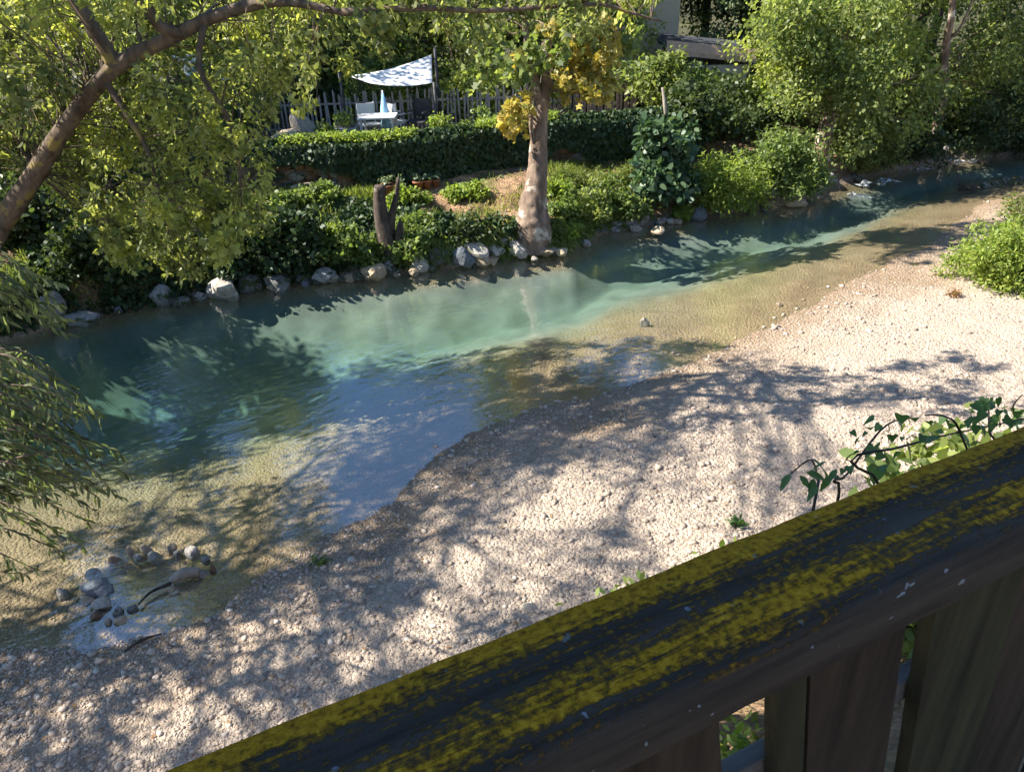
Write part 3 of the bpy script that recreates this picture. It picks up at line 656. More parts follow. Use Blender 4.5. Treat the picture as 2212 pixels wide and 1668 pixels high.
# ------------------------------------------------------------------ rapids
t = NT('white_water'); nf = t.noise(t.coord(), 22, 5); bd = t.bsdf((.8, .84, .84), .5, .4, t.bump(nf.outputs[0], .8, .04)); tpn = t.n('BsdfTransparent'); mx = t.n('MixShader')
t.l(t.ramp(nf.outputs[0], [(.42, (0, 0, 0)), (.66, (.75, .75, .75))]).outputs[0], mx.inputs[0]); t.l(tpn.outputs[0], mx.inputs[1]); t.l(bd.outputs[0], mx.inputs[2]); M['foam'] = t.done(mx)
for i, (px, py, w, h, lab) in enumerate([(1868, 398, 46, 12, 'white foam curling off the dark bank at the rapids'), (1912, 394, 60, 12, 'brightest white foam crest in the middle of the rapids'), (1852, 426, 44, 12, 'pale broken foam below the rapids near the bank'),
                                       (1975, 366, 90, 8, 'thin white foam line upstream of the rapids'), (2080, 350, 80, 7, 'faint foam line near the far right bend')]):
    P = atz(px, py); k = px_per_m(P); L, Wd = w / k, h / k * 2.2; V = []; Fq = []; nu, nv = 22, 10
    for a in range(nu):
        for b in range(nv):
            u, v = a / (nu - 1) * 2 - 1, b / (nv - 1) * 2 - 1; e = max(0, 1 - u * u) * max(0, 1 - v * v)
            V.append((u * L / 2, v * Wd / 2 + .15 * math.sin(u * 3 + i), .012 + .09 * e * (.6 + .7 * mnoise.noise(Vector((u * 4 + i, v * 3, i)))) ))
    for a in range(nu - 1):
        for b in range(nv - 1): Fq.append((a * nv + b, (a + 1) * nv + b, (a + 1) * nv + b + 1, a * nv + b + 1))
    o = tag(obj('rapids_foam', mesh_py('rapids_foam', V, Fq, True), M['foam']), lab, 'foam', 'foam of the rapids', 'stuff'); o.location = P; o.rotation_euler = (0, 0, .3)

reseed(90)
# ------------------------------------------------------------------ retaining wall with ivy
wl = thing('retaining_wall', 'low dry stone retaining wall behind the path, mostly under ivy', 'wall', (-2.5, 17.6, 1.0))
STN = [rock_mesh(60 + i) for i in range(6)]
wall_len = np.concatenate([[0], np.cumsum(np.linalg.norm(np.diff(WALL, axis=0), axis=1))])
def wall_at(u): return np.array([np.interp(u, wall_len, WALL[:, 0]), np.interp(u, wall_len, WALL[:, 1])])
core = MB()
for i in range(len(WALL) - 1):
    a, b = WALL[i], WALL[i + 1]; d = (b - a) / np.linalg.norm(b - a); n_ = np.array([-d[1], d[0]]); base = len(core.v)
    for z in (.75, 2.0):
        for q in (a + n_ * .05, b + n_ * .05, b + n_ * .4, a + n_ * .4): core.v.append(np.array([*q, z]))
    for q in ((3, 2, 1, 0), (4, 5, 6, 7), (0, 1, 5, 4), (1, 2, 6, 5), (2, 3, 7, 6), (3, 0, 4, 7)): core.f.append(tuple(base + k for k in q))
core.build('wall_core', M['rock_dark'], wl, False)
u0 = wall_len[1] + .6; cnt = 0
for row in range(5):
    u = u0 + (row % 2) * .15
    while u < wall_len[-1] - .2 and cnt < 260:
        w = random.uniform(.22, .42); q = wall_at(u + w / 2); q2 = wall_at(u + w / 2 + .1); ang = math.atan2(q2[1] - q[1], q2[0] - q[0])
        o = bpy.data.objects.new('stone', STN[cnt % 6]); C.objects.link(o); o.parent = wl
        o.location = np.array([q[0], q[1], .95 + row * .22 + random.uniform(-.01, .01)]) - np.array(wl.location); o.scale = (w * .62, .16, .14); o.rotation_euler = (0, random.uniform(-.06, .06), ang)
        o.material_slots[0].link = 'OBJECT'; o.material_slots[0].material = M[random.choice(['rock_dark', 'rock_grey', 'rock_rust'])]
        u += w + .02; cnt += 1
# ivy hanging over it
iv = thing('ivy_hedge', 'dense dark ivy hedge hanging over the retaining wall', 'ivy', (-2.5, 17.4, 1.1)); P_, D_, N_ = [], [], []
mbi = MB()
n_ivy = 26000
uu = wall_len[1] + .2 + rng.random(n_ivy) * (wall_len[-1] - wall_len[1] - .2)
Q = np.array([wall_at(u) for u in uu]); Q2 = np.array([wall_at(u + .1) for u in uu]); T_ = unit(Q2 - Q); Nn = np.stack([T_[:, 1], -T_[:, 0]], 1)
hang = np.interp(uu - wall_len[2], [-4, 0, .8, 2.2, 3.2, 5.6, 6.6, 8.2, 11], [.6, .3, .35, .95, 1.05, 1.0, .6, 1.1, 1.15]) + .12 * vnoise(uu * 2.5, uu * 0, 4)
zz = rng.random(n_ivy); top = rng.random(n_ivy) < .2
zc = np.where(top, 2.08 + .1 * rng.random(n_ivy), 2.1 - zz * hang); off = np.where(top, .3 * rng.random(n_ivy) * -1, .16 + .10 * rng.random(n_ivy) + .10 * vnoise(uu * 1.7, zc * 1.7, 5))
Pp = np.stack([Q[:, 0] + Nn[:, 0] * off, Q[:, 1] + Nn[:, 1] * off, zc], 1)
Nv = np.where(top[:, None], np.array([0, 0, 1.]), np.concatenate([Nn, np.full((n_ivy, 1), .45)], 1)) + rng.normal(size=(n_ivy, 3)) * .5
v, f = leaf_arrays(Pp, np.array([0, 0, -1.]) + rng.normal(size=(n_ivy, 3)) * .6, unit(Nv), .10 * (.6 + .7 * rng.random(n_ivy)), .8, 'hex')
tag(obj('foliage', mesh_np('foliage', local(v, iv), f), M['ivy'], iv), kind='stuff')
# bright growth along the top of the wall
it = thing('wall_top_plants', 'sunlit yellow green plants along the top of the wall', 'plant', (-2.5, 17.7, 2.05)); n_ = 5200
uu = wall_len[2] + .2 + rng.random(n_) ** .8 * 6.5; Q = np.array([wall_at(u) for u in uu]); keep = vnoise(uu * 1.6, uu * 0, 8) > -.35
Q = Q[keep]; n_ = len(Q); Pp = np.stack([Q[:, 0] + rng.normal(size=n_) * .05, Q[:, 1] + rng.normal(size=n_) * .12 + .05, 2.1 + .16 * rng.random(n_) ** 1.5], 1)
v, f = leaf_arrays(Pp, rng.normal(size=(n_, 3)) + (0, -.2, .3), unit(rng.normal(size=(n_, 3)) * .6 + (0, 0, .8)), .075 * (.6 + .7 * rng.random(n_)), .6, 'diamond')
tag(obj('foliage', mesh_np('foliage', local(v, it), f), M['bright'], it), kind='stuff')

reseed(98)
# ------------------------------------------------------------------ plants on the far bank
n_ = 110000; xg = -9 + 16 * rng.random(n_); yg = yfar(xg) + .1 + rng.random(n_) * 4.2
dn, df = zones(xg, yg); gk = (yg < ywall(xg) - .25) & (df < -.12) & (rng.random(n_) < .22 + .78 * sstep(-.35, .25, fbm(xg * .8, yg * .8, 77)))
bare = (yg > ywall(xg) - 1.7 + .3 * vnoise(xg * 2, yg * 2, 14)) & (xg > -2.6) & (xg < 1.0); gk &= ~bare | (rng.random(len(xg)) < .06)
xg, yg = xg[gk], yg[gk]; n_ = len(xg); zg = terrain(xg, yg)
Pp = np.stack([xg, yg, zg - .01], 1); lg = (.07 + .12 * rng.random(n_)) * (1 + .6 * sstep(0, .6, fbm(xg * 1.3, yg * 1.3, 5)))
v, f = leaf_arrays(Pp, rng.normal(size=(n_, 3)) * .55 + (0, -.25, .75), unit(rng.normal(size=(n_, 3)) + (0, -.6, .3)), lg, .13, 'diamond')
tag(obj('bank_grass', mesh_np('bank_grass', v, f), M['grass']), 'short sunlit yellow green grass on the far bank', 'grass', kind='stuff')
# grass and roots hanging over the cut face left of the plane tree
n_ = 9000; xg = -2.2 + 5.0 * rng.random(n_); yg = yfar(xg) + .22 + .45 * rng.random(n_); zg = terrain(xg, yg)
v, f = leaf_arrays(np.stack([xg, yg - .04, zg], 1), rng.normal(size=(n_, 3)) * .35 + (0, -.55, -.55), unit(rng.normal(size=(n_, 3)) * .5 + (0, -1, .5)), .18 + .2 * rng.random(n_), .1, 'diamond')
tag(obj('hanging_grass', mesh_np('hanging_grass', v, f), M['grass']), 'grass hanging over the cut bank left of the plane tree', 'grass', kind='stuff')
# ivy ground cover of the left slope
n_ = 26000; xg = -8.8 + 7.2 * rng.random(n_); yg = yfar(xg) + .08 + 1.9 * rng.random(n_) ** 1.1; dn, df = zones(xg, yg)
gk = (rng.random(n_) < sstep(-.5, .1, fbm(xg * .9, yg * .9, 91))) & (xg < -1.75 + .4 * vnoise(yg * 3, xg, 3)); xg, yg, df = xg[gk], yg[gk], df[gk]; n_ = len(xg)
zg = terrain(xg, yg) + .03 + .22 * rng.random(n_) * (.5 + .5 * vnoise(xg * 2.2, yg * 2.2, 12))
v, f = leaf_arrays(np.stack([xg, yg, zg], 1), rng.normal(size=(n_, 3)) + (0, -.5, -.2), unit(rng.normal(size=(n_, 3)) * .6 + (0, -.5, .8)), .11 * (.6 + .7 * rng.random(n_)), .75, 'hex')
tag(obj('ivy_ground_cover', mesh_np('ivy_ground_cover', v, f), M['ivy']), 'dark glossy ivy covering the slope left of the stump', 'ivy', kind='stuff')

def pshrub(label, px, py, rx, ry, h, mat, name='bank_shrub', **kw): P = hit(px, py); return shrub(name, label, P, rx, ry, h, mat, **kw)
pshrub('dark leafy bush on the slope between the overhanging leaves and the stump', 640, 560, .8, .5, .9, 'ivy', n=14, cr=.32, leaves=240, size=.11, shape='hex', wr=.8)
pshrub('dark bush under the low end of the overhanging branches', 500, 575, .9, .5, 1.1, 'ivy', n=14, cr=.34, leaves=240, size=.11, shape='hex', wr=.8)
pshrub('leafy bush just left of the forked stump', 745, 555, .5, .4, .75, 'lush', n=9, cr=.26, leaves=200, size=.1, shape='hex', wr=.75)
pshrub('low green bush at the right foot of the forked stump', 900, 545, .4, .35, .5, 'lush', n=8, cr=.22, leaves=180, size=.09, shape='hex', wr=.7)
for (px, py, w_, h_, m_, lab) in ((905, 500, .5, .45, 'lush', 'green ground cover spilling down the cut bank right of the stump'), (960, 505, .45, .4, 'ivy', 'dark creeper hanging over the cut bank in the middle'), (1020, 510, .45, .45, 'dark', 'dark creeper on the cut bank left of the plane trunk'), (1080, 500, .35, .4, 'ivy', 'dark creeper touching the left side of the plane trunk'),
                               (1215, 470, .4, .5, 'lush', 'green leafy clump right behind the plane trunk'), (870, 440, .5, .3, 'bright', 'bright low plants on the bank top right of the stump'), (1000, 425, .6, .22, 'bright', 'bright low plants on the bank edge left of the plane trunk'), (1215, 420, .5, .3, 'bright', 'bright low plants on the bank top right of the plane trunk'), (690, 440, .6, .4, 'lush', 'green plants on the bank top left of the stump'), (590, 450, .6, .5, 'lush', 'green plants on the bank top beside the overhanging leaves')):
    pshrub(lab, px, py, w_, .3, h_, m_, n=10, cr=.2, leaves=170, size=.085, shape='hex', wr=.7, name='bank_plant', cat='plant', droop=.6)
pshrub('small bright yellow green fern on the ivy slope', 720, 520, .22, .2, .35, 'bright', n=5, cr=.16, leaves=150, size=.12, wr=.22, name='fern', cat='fern', droop=-.4)
pshrub('bright green weeds at the right foot of the plane tree', 1235, 505, .25, .2, .3, 'bright', n=5, cr=.15, leaves=120, size=.1, name='weed_clump', cat='weed')
pshrub('yellow green weeds growing between the stones below the plane tree', 1143, 548, .14, .12, .28, 'bright', n=4, cr=.11, leaves=90, size=.09, name='weed_clump', cat='weed', droop=-.3)
pshrub('small pale weeds at the left end of the plane tree stones', 1105, 548, .12, .1, .2, 'pale', n=3, cr=.1, leaves=70, size=.09, name='weed_clump', cat='weed', droop=-.3)
pshrub('tall thin pale stalks at the water left of the plane tree stones', 985, 560, .1, .1, .5, 'pale', n=4, cr=.1, leaves=50, size=.13, wr=.2, name='weed_clump', cat='weed', droop=-.6)
pshrub('twiggy grey green bush right of the plane tree', 1275, 470, .5, .45, .85, 'olive', n=9, cr=.25, leaves=160, size=.1)
pshrub('deep green bush right of the twiggy one, above the inlet', 1340, 460, .6, .5, .8, 'lush', n=12, cr=.28, leaves=220, size=.1)
pshrub('bright green weed clump at the waterline of the right bank', 1475, 470, .3, .2, .4, 'bright', n=6, cr=.17, leaves=150, size=.1, name='weed_clump', cat='weed')
pshrub('dry yellow grassy mound overhanging the bank right of the plane tree', 1250, 400, .9, .4, .35, 'grass', n=12, cr=.24, leaves=200, size=.16, wr=.12, name='grass_mound', cat='grass', droop=.5)
pshrub('second dry grassy mound beside the grey green fig', 1345, 395, .6, .4, .35, 'grass', n=9, cr=.22, leaves=200, size=.16, wr=.12, name='grass_mound', cat='grass', droop=.5)
pshrub('tall grey green fig bush with broad leaves behind the inlet', 1425, 415, .85, .7, 2.1, 'fig', n=26, cr=.33, leaves=150, size=.17, shape='hex', wr=.7, name='fig_bush')
pshrub('feathery bright green bush spilling down to the right bank', 1560, 445, 1.15, .8, 1.45, 'bright', n=22, cr=.4, leaves=300, size=.11, wr=.35)
pshrub('bushy green shrub behind the beige block', 1690, 410, 1.0, .8, 1.9, 'lush', n=24, cr=.42, leaves=300, size=.11, wr=.5)
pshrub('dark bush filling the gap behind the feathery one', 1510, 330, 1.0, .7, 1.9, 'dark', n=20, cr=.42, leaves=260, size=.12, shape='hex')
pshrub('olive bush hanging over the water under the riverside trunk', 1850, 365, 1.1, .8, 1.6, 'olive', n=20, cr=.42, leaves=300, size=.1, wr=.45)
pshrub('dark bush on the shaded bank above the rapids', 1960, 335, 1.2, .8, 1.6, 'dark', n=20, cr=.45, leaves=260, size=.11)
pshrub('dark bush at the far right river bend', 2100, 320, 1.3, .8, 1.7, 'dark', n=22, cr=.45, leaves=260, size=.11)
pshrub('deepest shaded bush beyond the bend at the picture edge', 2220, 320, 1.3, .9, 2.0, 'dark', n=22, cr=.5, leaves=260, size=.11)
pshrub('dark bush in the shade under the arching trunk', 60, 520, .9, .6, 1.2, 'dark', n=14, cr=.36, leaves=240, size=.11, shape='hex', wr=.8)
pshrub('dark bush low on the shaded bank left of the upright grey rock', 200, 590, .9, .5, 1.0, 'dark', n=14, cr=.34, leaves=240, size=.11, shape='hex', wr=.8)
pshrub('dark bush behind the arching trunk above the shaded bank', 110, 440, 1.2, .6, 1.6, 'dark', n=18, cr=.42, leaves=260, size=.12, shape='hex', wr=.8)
# gravel side plants
pshrub('bright green bush growing on the sunny gravel', 2165, 606, 1.35, .9, 1.15, 'bright', n=34, cr=.34, leaves=320, size=.085, wr=.4, name='gravel_bush')
pshrub('yellowish dry bush on the gravel behind the bright one', 2235, 480, 1.1, .8, .8, 'grass', n=12, cr=.28, leaves=220, size=.1, wr=.3, name='gravel_bush')
pshrub('tuft of red brown dry weed at the foot of the bright bush', 2065, 640, .16, .12, .12, 'dry', n=4, cr=.1, leaves=70, size=.07, wr=.3, name='dry_weed', cat='weed')
pshrub('small dark green weeds at the edge of the gravel and the blue water', 690, 1215, .14, .1, .04, 'lush', n=4, cr=.06, leaves=40, size=.035, name='weed_clump', cat='weed')
pshrub('tiny green sprig on the gravel beside the handrail', 1590, 1135, .05, .05, .2, 'vine', n=3, cr=.06, leaves=22, size=.06, name='weed_clump', cat='weed')

pshrub('green plants covering the foot of the forked stump', 832, 562, .45, .2, .35, 'lush', n=9, cr=.17, leaves=150, size=.09, shape='hex', wr=.75, name='bank_plant', cat='plant')
# ------------------------------------------------------------------ forked dead stump
P0 = hit(842, 548); st = thing('forked_stump', 'broken dark tree stump with two prongs on the far bank', 'stump', tuple(P0)); Ys = P0[1]
mb = MB(); b0 = np.array(P0) - (0, 0, .2)
mb.tube(spline([b0, aty(832, 500, Ys), aty(822, 455, Ys), aty(820, 402, Ys)], 14), list(np.interp(np.linspace(0, 1, 14), [0, .25, .6, 1], [.25, .18, .135, .105])), 18, .22, 4, True, .13)
mb.tube(spline([aty(842, 510, Ys), aty(848, 460, Ys + .05), aty(857, 420, Ys + .08), aty(861, 384, Ys + .1)], 10), list(np.linspace(.10, .03, 10)), 8, .35, 9)
mb.tube(spline([b0 + (.1, 0, 0), aty(862, 505, Ys), aty(866, 478, Ys)], 8), list(np.linspace(.13, .04, 8)), 8, .3, 14)
mb.build('trunk', M['deadwood'], st)

reseed(201)
# ------------------------------------------------------------------ plane tree by the water
P0 = hit(1150, 508); pt = thing('plane_tree', 'plane tree with mottled leaning trunk and yellow leaves at the water', 'tree', (P0[0], P0[1], P0[2] - .1)); Yp = float(P0[1])
path = [aty(1148, 522, Yp) - np.array([0, 0, .15]), aty(1150, 488, Yp), aty(1152, 440, Yp + .05), aty(1160, 380, Yp + .1), aty(1163, 320, Yp + .2), aty(1166, 260, Yp + .3), aty(1170, 215, Yp + .4)]
sp = spline(path, 70); rr = np.interp(np.linspace(0, 1, 70), np.linspace(0, 1, 7), [.44, .385, .285, .21, .18, .165, .16])
mb = MB().tube(sp, rr, 30, .10, 3, True, .05); sp = spline(path, 26)
for k in range(6):   # root flare
    a = 2 * math.pi * k / 6 + .4
    if math.sin(a) > -.5: mb.tube([sp[4], sp[1] + .30 * np.array([math.cos(a), math.sin(a), 0]), sp[0] + .50 * np.array([math.cos(a), math.sin(a), 0]) - (0, 0, .3)], [.18, .17, .1], 7, .2, k)
f1 = spline([sp[-2], aty(1182, 170, Yp + .5), aty(1180, 110, Yp + .6), aty(1195, 0, Yp + .7), aty(1200, -250, Yp + .8)], 16); mb.tube(f1, np.linspace(.15, .07, 16), 9, .2, 7)
f2 = spline([sp[-3], aty(1152, 165, Yp + .35), aty(1138, 90, Yp + .3), aty(1120, -60, Yp + .3)], 12); mb.tube(f2, np.linspace(.10, .04, 12), 8, .2, 8)
f3 = spline([sp[15], aty(1147, 275, Yp + .1), aty(1150, 215, Yp + .1), aty(1146, 140, Yp)], 10); mb.tube(f3, np.linspace(.06, .025, 10), 7, .2, 9)
f4 = spline([f1[3], aty(1230, 120, Yp + .3), aty(1290, 80, Yp), aty(1350, 60, Yp - .2)], 10); mb.tube(f4, np.linspace(.06, .02, 10), 6, .2, 10)
yc = [(1115, 250, 32), (1104, 278, 24), (1132, 222, 22), (1110, 228, 20), (1224, 140, 32), (1248, 172, 36), (1292, 190, 34), (1262, 112, 34), (1300, 62, 34), (1222, 196, 24), (1300, 148, 38), (1268, 205, 28), (1240, 100, 30), (1320, 110, 34), (1095, 262, 22), (1125, 268, 20), (1320, 185, 26), (1210, 165, 24), (1120, 135, 18), (1190, 60, 20)]
gc = [(1150, 112, 46), (1232, 60, 52), (1085, 60, 55), (1290, 30, 52), (1100, 155, 42), (1340, 95, 50), (1200, 130, 30), (1165, 40, 55), (1060, 120, 46), (1020, 60, 52), (1330, 150, 36), (1190, 190, 24), (1040, 170, 34), (1250, 10, 50)]
def pc_clumps(lst, Y0, dY, n):
    out = []
    for (x, y, r) in lst:
        P = aty(x, y, Y0 + random.uniform(-dY, dY)); k = r / px_per_m(P); out.append((*P, k, k, k * .9, n * (r / 40) ** 2))
    return out
ycl = pc_clumps(yc, Yp - .1, .7, 170); gcl = pc_clumps(gc, Yp + .4, 1.0, 95)
upc = blob_clumps(.4, Yp + .4, 8.2, 2.4, 1.9, 2.2, 20, .6, 130)
twigs(mb, np.concatenate([sp[18:], f1, f2, f4]), gcl + ycl + upc, .022)
mb.build('trunk', M['plane_bark'], pt); crown(pt, gcl + upc, .14, M['plane'], 'lobed', .95, .6, .5)
y_ = crown(pt, ycl, .125, M['yellow'], 'lobed', .95, .6, .5, name='autumn_foliage'); y_['label'] = 'golden yellow leaves low on the plane tree'

reseed(202)
# ------------------------------------------------------------------ overhanging tree on the left
base = np.array([-9.3, 10.8, float(terrain(-9.3, 10.8)) - .2])
lt = thing('overhanging_tree', 'tree with curved mossy trunk arching over the river from the left', 'tree', tuple(base))
tp_ = spline([base, (-8.4, 10.6, .9), aty(-30, 545, 10.2), aty(60, 400, 10.1), aty(135, 285, 10.0), aty(240, 152, 9.9), aty(365, 85, 9.8), aty(480, 30, 9.7), aty(610, 5, 9.5), aty(740, 28, 9.3)], 40)
mb = MB().tube(tp_, np.interp(np.linspace(0, 1, 40), [0, .15, .35, .6, .8, 1], [.26, .155, .12, .085, .062, .034]), 14, .22, 20, True, .08)
b1 = spline([tp_[-1], aty(820, 22, 9.2), aty(930, 18, 9.2), aty(1050, 24, 9.1), aty(1280, 10, 9.0), aty(1350, 25, 9.0), aty(1430, 48, 9.0)], 18); mb.tube(b1, np.linspace(.045, .012, 18), 6, .15, 21)
b2 = spline([tp_[22], aty(190, 40, 9.9), (-5.6, 10.2, 7.0), (-5.6, 10.4, 9.0)], 10); mb.tube(b2, np.linspace(.1, .04, 10), 7, .2, 22)
b3 = spline([tp_[27], aty(320, 20, 9.6), (-3.9, 9.9, 6.6), (-3.9, 10.0, 8.6)], 10); mb.tube(b3, np.linspace(.08, .03, 10), 7, .2, 23)
b4 = spline([tp_[21], aty(270, 240, 9.8), aty(320, 330, 9.7), aty(345, 430, 9.6)], 10); mb.tube(b4, np.linspace(.05, .015, 10), 6, .2, 24)
b5 = spline([tp_[29], aty(430, 150, 9.6), aty(500, 270, 9.5), aty(520, 400, 9.4)], 10); mb.tube(b5, np.linspace(.045, .015, 10), 6, .2, 25)
poly = np.array([(-90, -60), (1420, -60), (1380, 60), (1250, 70), (1050, 105), (905, 110), (720, 150), (640, 240), (590, 330), (560, 470), (500, 590), (400, 610), (300, 600), (205, 545), (150, 470), (130, 390), (60, 330), (-90, 420)])
def inside(x, y, poly):
    c = False; j = len(poly) - 1
    for i in range(len(poly)):
        if (poly[i][1] > y) != (poly[j][1] > y) and x < (poly[j][0] - poly[i][0]) * (y - poly[i][1]) / (poly[j][1] - poly[i][1]) + poly[i][0]: c = not c
        j = i
    return c
lc1, lc2 = [], []; TRK = [(0 + (130 - 0) * k / 6, 500 - 210 * k / 6) for k in range(7)] + [(130 + 110 * k / 6, 290 - 140 * k / 6) for k in range(7)] + [(240 + 240 * k / 6, 150 - 125 * k / 6) for k in range(7)] + [(480 + 260 * k / 6, 25 - 10 * k / 6) for k in range(7)]
holes = [(405, 140, 50), (470, 165, 26), (640, 300, 55), (870, 160, 85)]
for y in range(-60, 620, 44):
    for x in range(-90, 1430, 46):
        qx, qy = x + random.uniform(-24, 24), y + random.uniform(-24, 24)
        if not inside(qx, qy, poly) or any((qx - a) ** 2 + (qy - b) ** 2 < r * r for a, b, r in holes): continue
        if random.random() < (.08 if qx < 650 else .2): continue
        nt = min((qx - a_) ** 2 + (qy - b_) ** 2 for a_, b_ in TRK) < 62 ** 2
        P = aty(qx, qy, random.uniform(10.4, 11.8) if nt else random.uniform(8.9, 11.4) if qx < 650 else random.uniform(8.6, 10.2)); k = random.uniform(26, 44) / px_per_m(P)
        big = (qy > 400 and random.random() < .6) or random.random() < .08
        (lc2 if big else lc1).append((*P, k, k * 1.1, k * 1.15, (140 if big else 170) * (k / .24) ** 2))
for y in range(-40, 560, 52):
    for x in range(-90, 560, 52):
        if random.random() < .35 and inside(x, y, poly) and not any((x - a) ** 2 + (y - b) ** 2 < r * r * 1.3 for a, b, r in holes):
            P = aty(x + random.uniform(-24, 24), y + random.uniform(-24, 24), random.uniform(11.3, 12.6)); k = random.uniform(28, 46) / px_per_m(P); lc1.append((*P, k, k * 1.1, k * 1.15, 190 * (k / .26) ** 2))
luc = [c for c in blob_clumps(-6.6, 8.2, 8.6, 3.6, 3.4, 2.2, 46, .50, 115) if c[2] > 5.9] + blob_clumps(-8.8, 8.5, 7.6, 1.9, 1.2, 1.6, 46, .45, 170)
twigs(mb, np.concatenate([tp_[14:], b1, b4, b5]), lc1 + lc2, .012, .1)
twigs(mb, np.concatenate([b2, b3]), luc, .02)
mb.build('trunk', M['bark'], lt)
crown(lt, lc1 + luc, .088, M['poplar'], 'lance', .42, .75, .4)
crown(lt, lc2, .092, M['poplar'], 'lobed', .9, .7, .4, name='broad_foliage')

reseed(203)
# trees further left, mostly outside the picture: they throw the dappled shade
tree('riverside_tree', 'tall dark tree on the far bank at the left edge, behind the arching trunk', (-16.5, 20.0), 12.5, 3.4, 'olive', 'bark', .2, (.6, -.3), 56, .62, 260, .13, .3)
tree('riverside_tree', 'low dark tree leaning from the far bank at the left edge', (-11.4, 11.9), 7.0, 2.4, 'dark', 'bark', .16, (1.0, -.9), 90, .5, 250, .12, .12)
tree('riverside_tree', 'tree standing on the near shore left of the picture, shading the shallows', (-10.2, 4.7), 10.5, 3.3, 'willow', 'bark', .18, (.3, 2.3), 92, .46, 120, .12, .3)

reseed(204)
# ------------------------------------------------------------------ near willow whose branches hang in at the left edge
wz = float(terrain(-6.4, .6)); wt = thing('willow_tree', 'willow with narrow leaves hanging into the picture at the left edge', 'tree', (-6.4, .6, wz - .1))
wp = spline([(-6.4, .6, wz - .1), (-6.2, .9, 2.2), (-5.6, 1.5, 4.6), (-4.8, 2.0, 6.8), (-4.2, 2.4, 9.0)], 20); mb = MB().tube(wp, np.linspace(.24, .07, 20), 10, .2, 41)
wcl = blob_clumps(-4.2, 1.0, 9.2, 2.5, 1.9, 1.5, 84, .66, 420, .7)
twigs(mb, wp[10:], wcl, .02)
LP, LD, LN, LL = [], [], [], []
def spray(start, tip, nl, size, sag=.25):
    m = (np.array(start) + tip) / 2 + np.array([0, 0, sag]); pts = spline([start, m, tip], 14); mb.tube(pts, np.linspace(.009, .002, 14), 4)
    for i in range(nl):
        u = .25 + .75 * (i + random.random()) / nl; j = min(int(u * 13), 12); p = pts[j] + (pts[j + 1] - pts[j]) * (u * 13 - j); tg = unit(pts[j + 1] - pts[j]); sd = unit(rng.normal(size=3))
        LP.append(p); LD.append(tg * .7 + sd * .75 - np.array([0, 0, .45])); LN.append(rng.normal(size=3) * .6 + np.array([0, 0, .6])); LL.append(size * random.uniform(.65, 1.2))
tips = [(random.uniform(20, 230), random.uniform(860, 1090), random.uniform(3.3, 4.3)) for _ in range(56)]
tips += [(290, 1030, 3.8), (255, 1075, 3.7), (270, 985, 3.9), (150, 1150, 3.5), (185, 1185, 3.5), (110, 1165, 3.4), (140, 1195, 3.4), (55, 1240, 3.3), (30, 1215, 3.3), (90, 1235, 3.3), (195, 1130, 3.6), (215, 1110, 3.6)]
tips += [(random.uniform(-10, 140), random.uniform(610, 735), random.uniform(4.6, 5.4)) for _ in range(12)] + [(150, 725, 5.0), (120, 612, 5.0)]
tips += [(random.uniform(-20, 60), random.uniform(780, 900), random.uniform(3.8, 4.6)) for _ in range(8)]
for (x, y, Yd) in tips:
    T = aty(x, y, Yd); s_ = T + np.array([-random.uniform(.35, .8), random.uniform(-.25, .15), random.uniform(.12, .5)]); spray(s_, T, 28, .074 * Yd / 3.6, random.uniform(.05, .2))
for i in range(14):   # the hanging boughs that carry the sprays
    Yd = random.uniform(3.3, 5.2); e = aty(random.uniform(-160, 20), random.uniform(640, 1060), Yd); mb.tube(spline([wp[random.randint(8, 15)], (e + np.array([-3.6, 2, 7.5])) / 2 + rng.normal(size=3) * .2, e + (-.3, 0, .3), e], 12), np.linspace(.03, .006, 12), 5)
mb.build('trunk', M['bark'], wt); crown(wt, wcl, .12, M['willow'], 'lance', .3, .9, .4)
v, f = leaf_arrays(np.array(LP), np.array(LD), unit(np.array(LN)), np.array(LL), .25, 'lance'); tag(obj('hanging_foliage', mesh_np('hanging_foliage', local(v, wt), f), M['willow'], wt), kind='stuff')

reseed(205)
# ------------------------------------------------------------------ trees of the right bank and of the wood behind
def dtree(label, px, py, Y=None, **kw):
    P = hit(px, py) if Y is None else aty(px, py, Y); return tree('riverside_tree', label, (P[0], P[1]), **kw)
# leaning tree with the visible brown trunk
P0 = hit(1775, 345); r = thing('riverside_tree', 'riverside tree with a short bare brown trunk among the bushes of the right bank', 'tree', tuple(P0)); Yt = float(P0[1])
sp = spline([np.array(P0) - (0, 0, .1), aty(1780, 300, Yt), aty(1790, 240, Yt), aty(1798, 130, Yt + .2), aty(1828, 60, Yt + .4), aty(1840, -120, Yt + .6), aty(1830, -330, Yt + .6)], 26); mb = MB().tube(sp, np.linspace(.24, .07, 26), 10, .2, 51)
cl = pc_clumps([(random.uniform(1610, 1960), random.uniform(-40, 225), random.uniform(40, 70)) for _ in range(40)] + [(random.uniform(1830, 2010), random.uniform(180, 310), random.uniform(40, 60)) for _ in range(12)], Yt - .1, 1.3, 230) + blob_clumps(9.2, Yt + .6, 7.0, 3.0, 2.6, 2.4, 30, .8, 380)
twigs(mb, sp[8:], cl, .02); mb.build('trunk', M['plane_bark'], r); crown(r, cl, .12, M['olive'], 'diamond', .6, .6, .5)
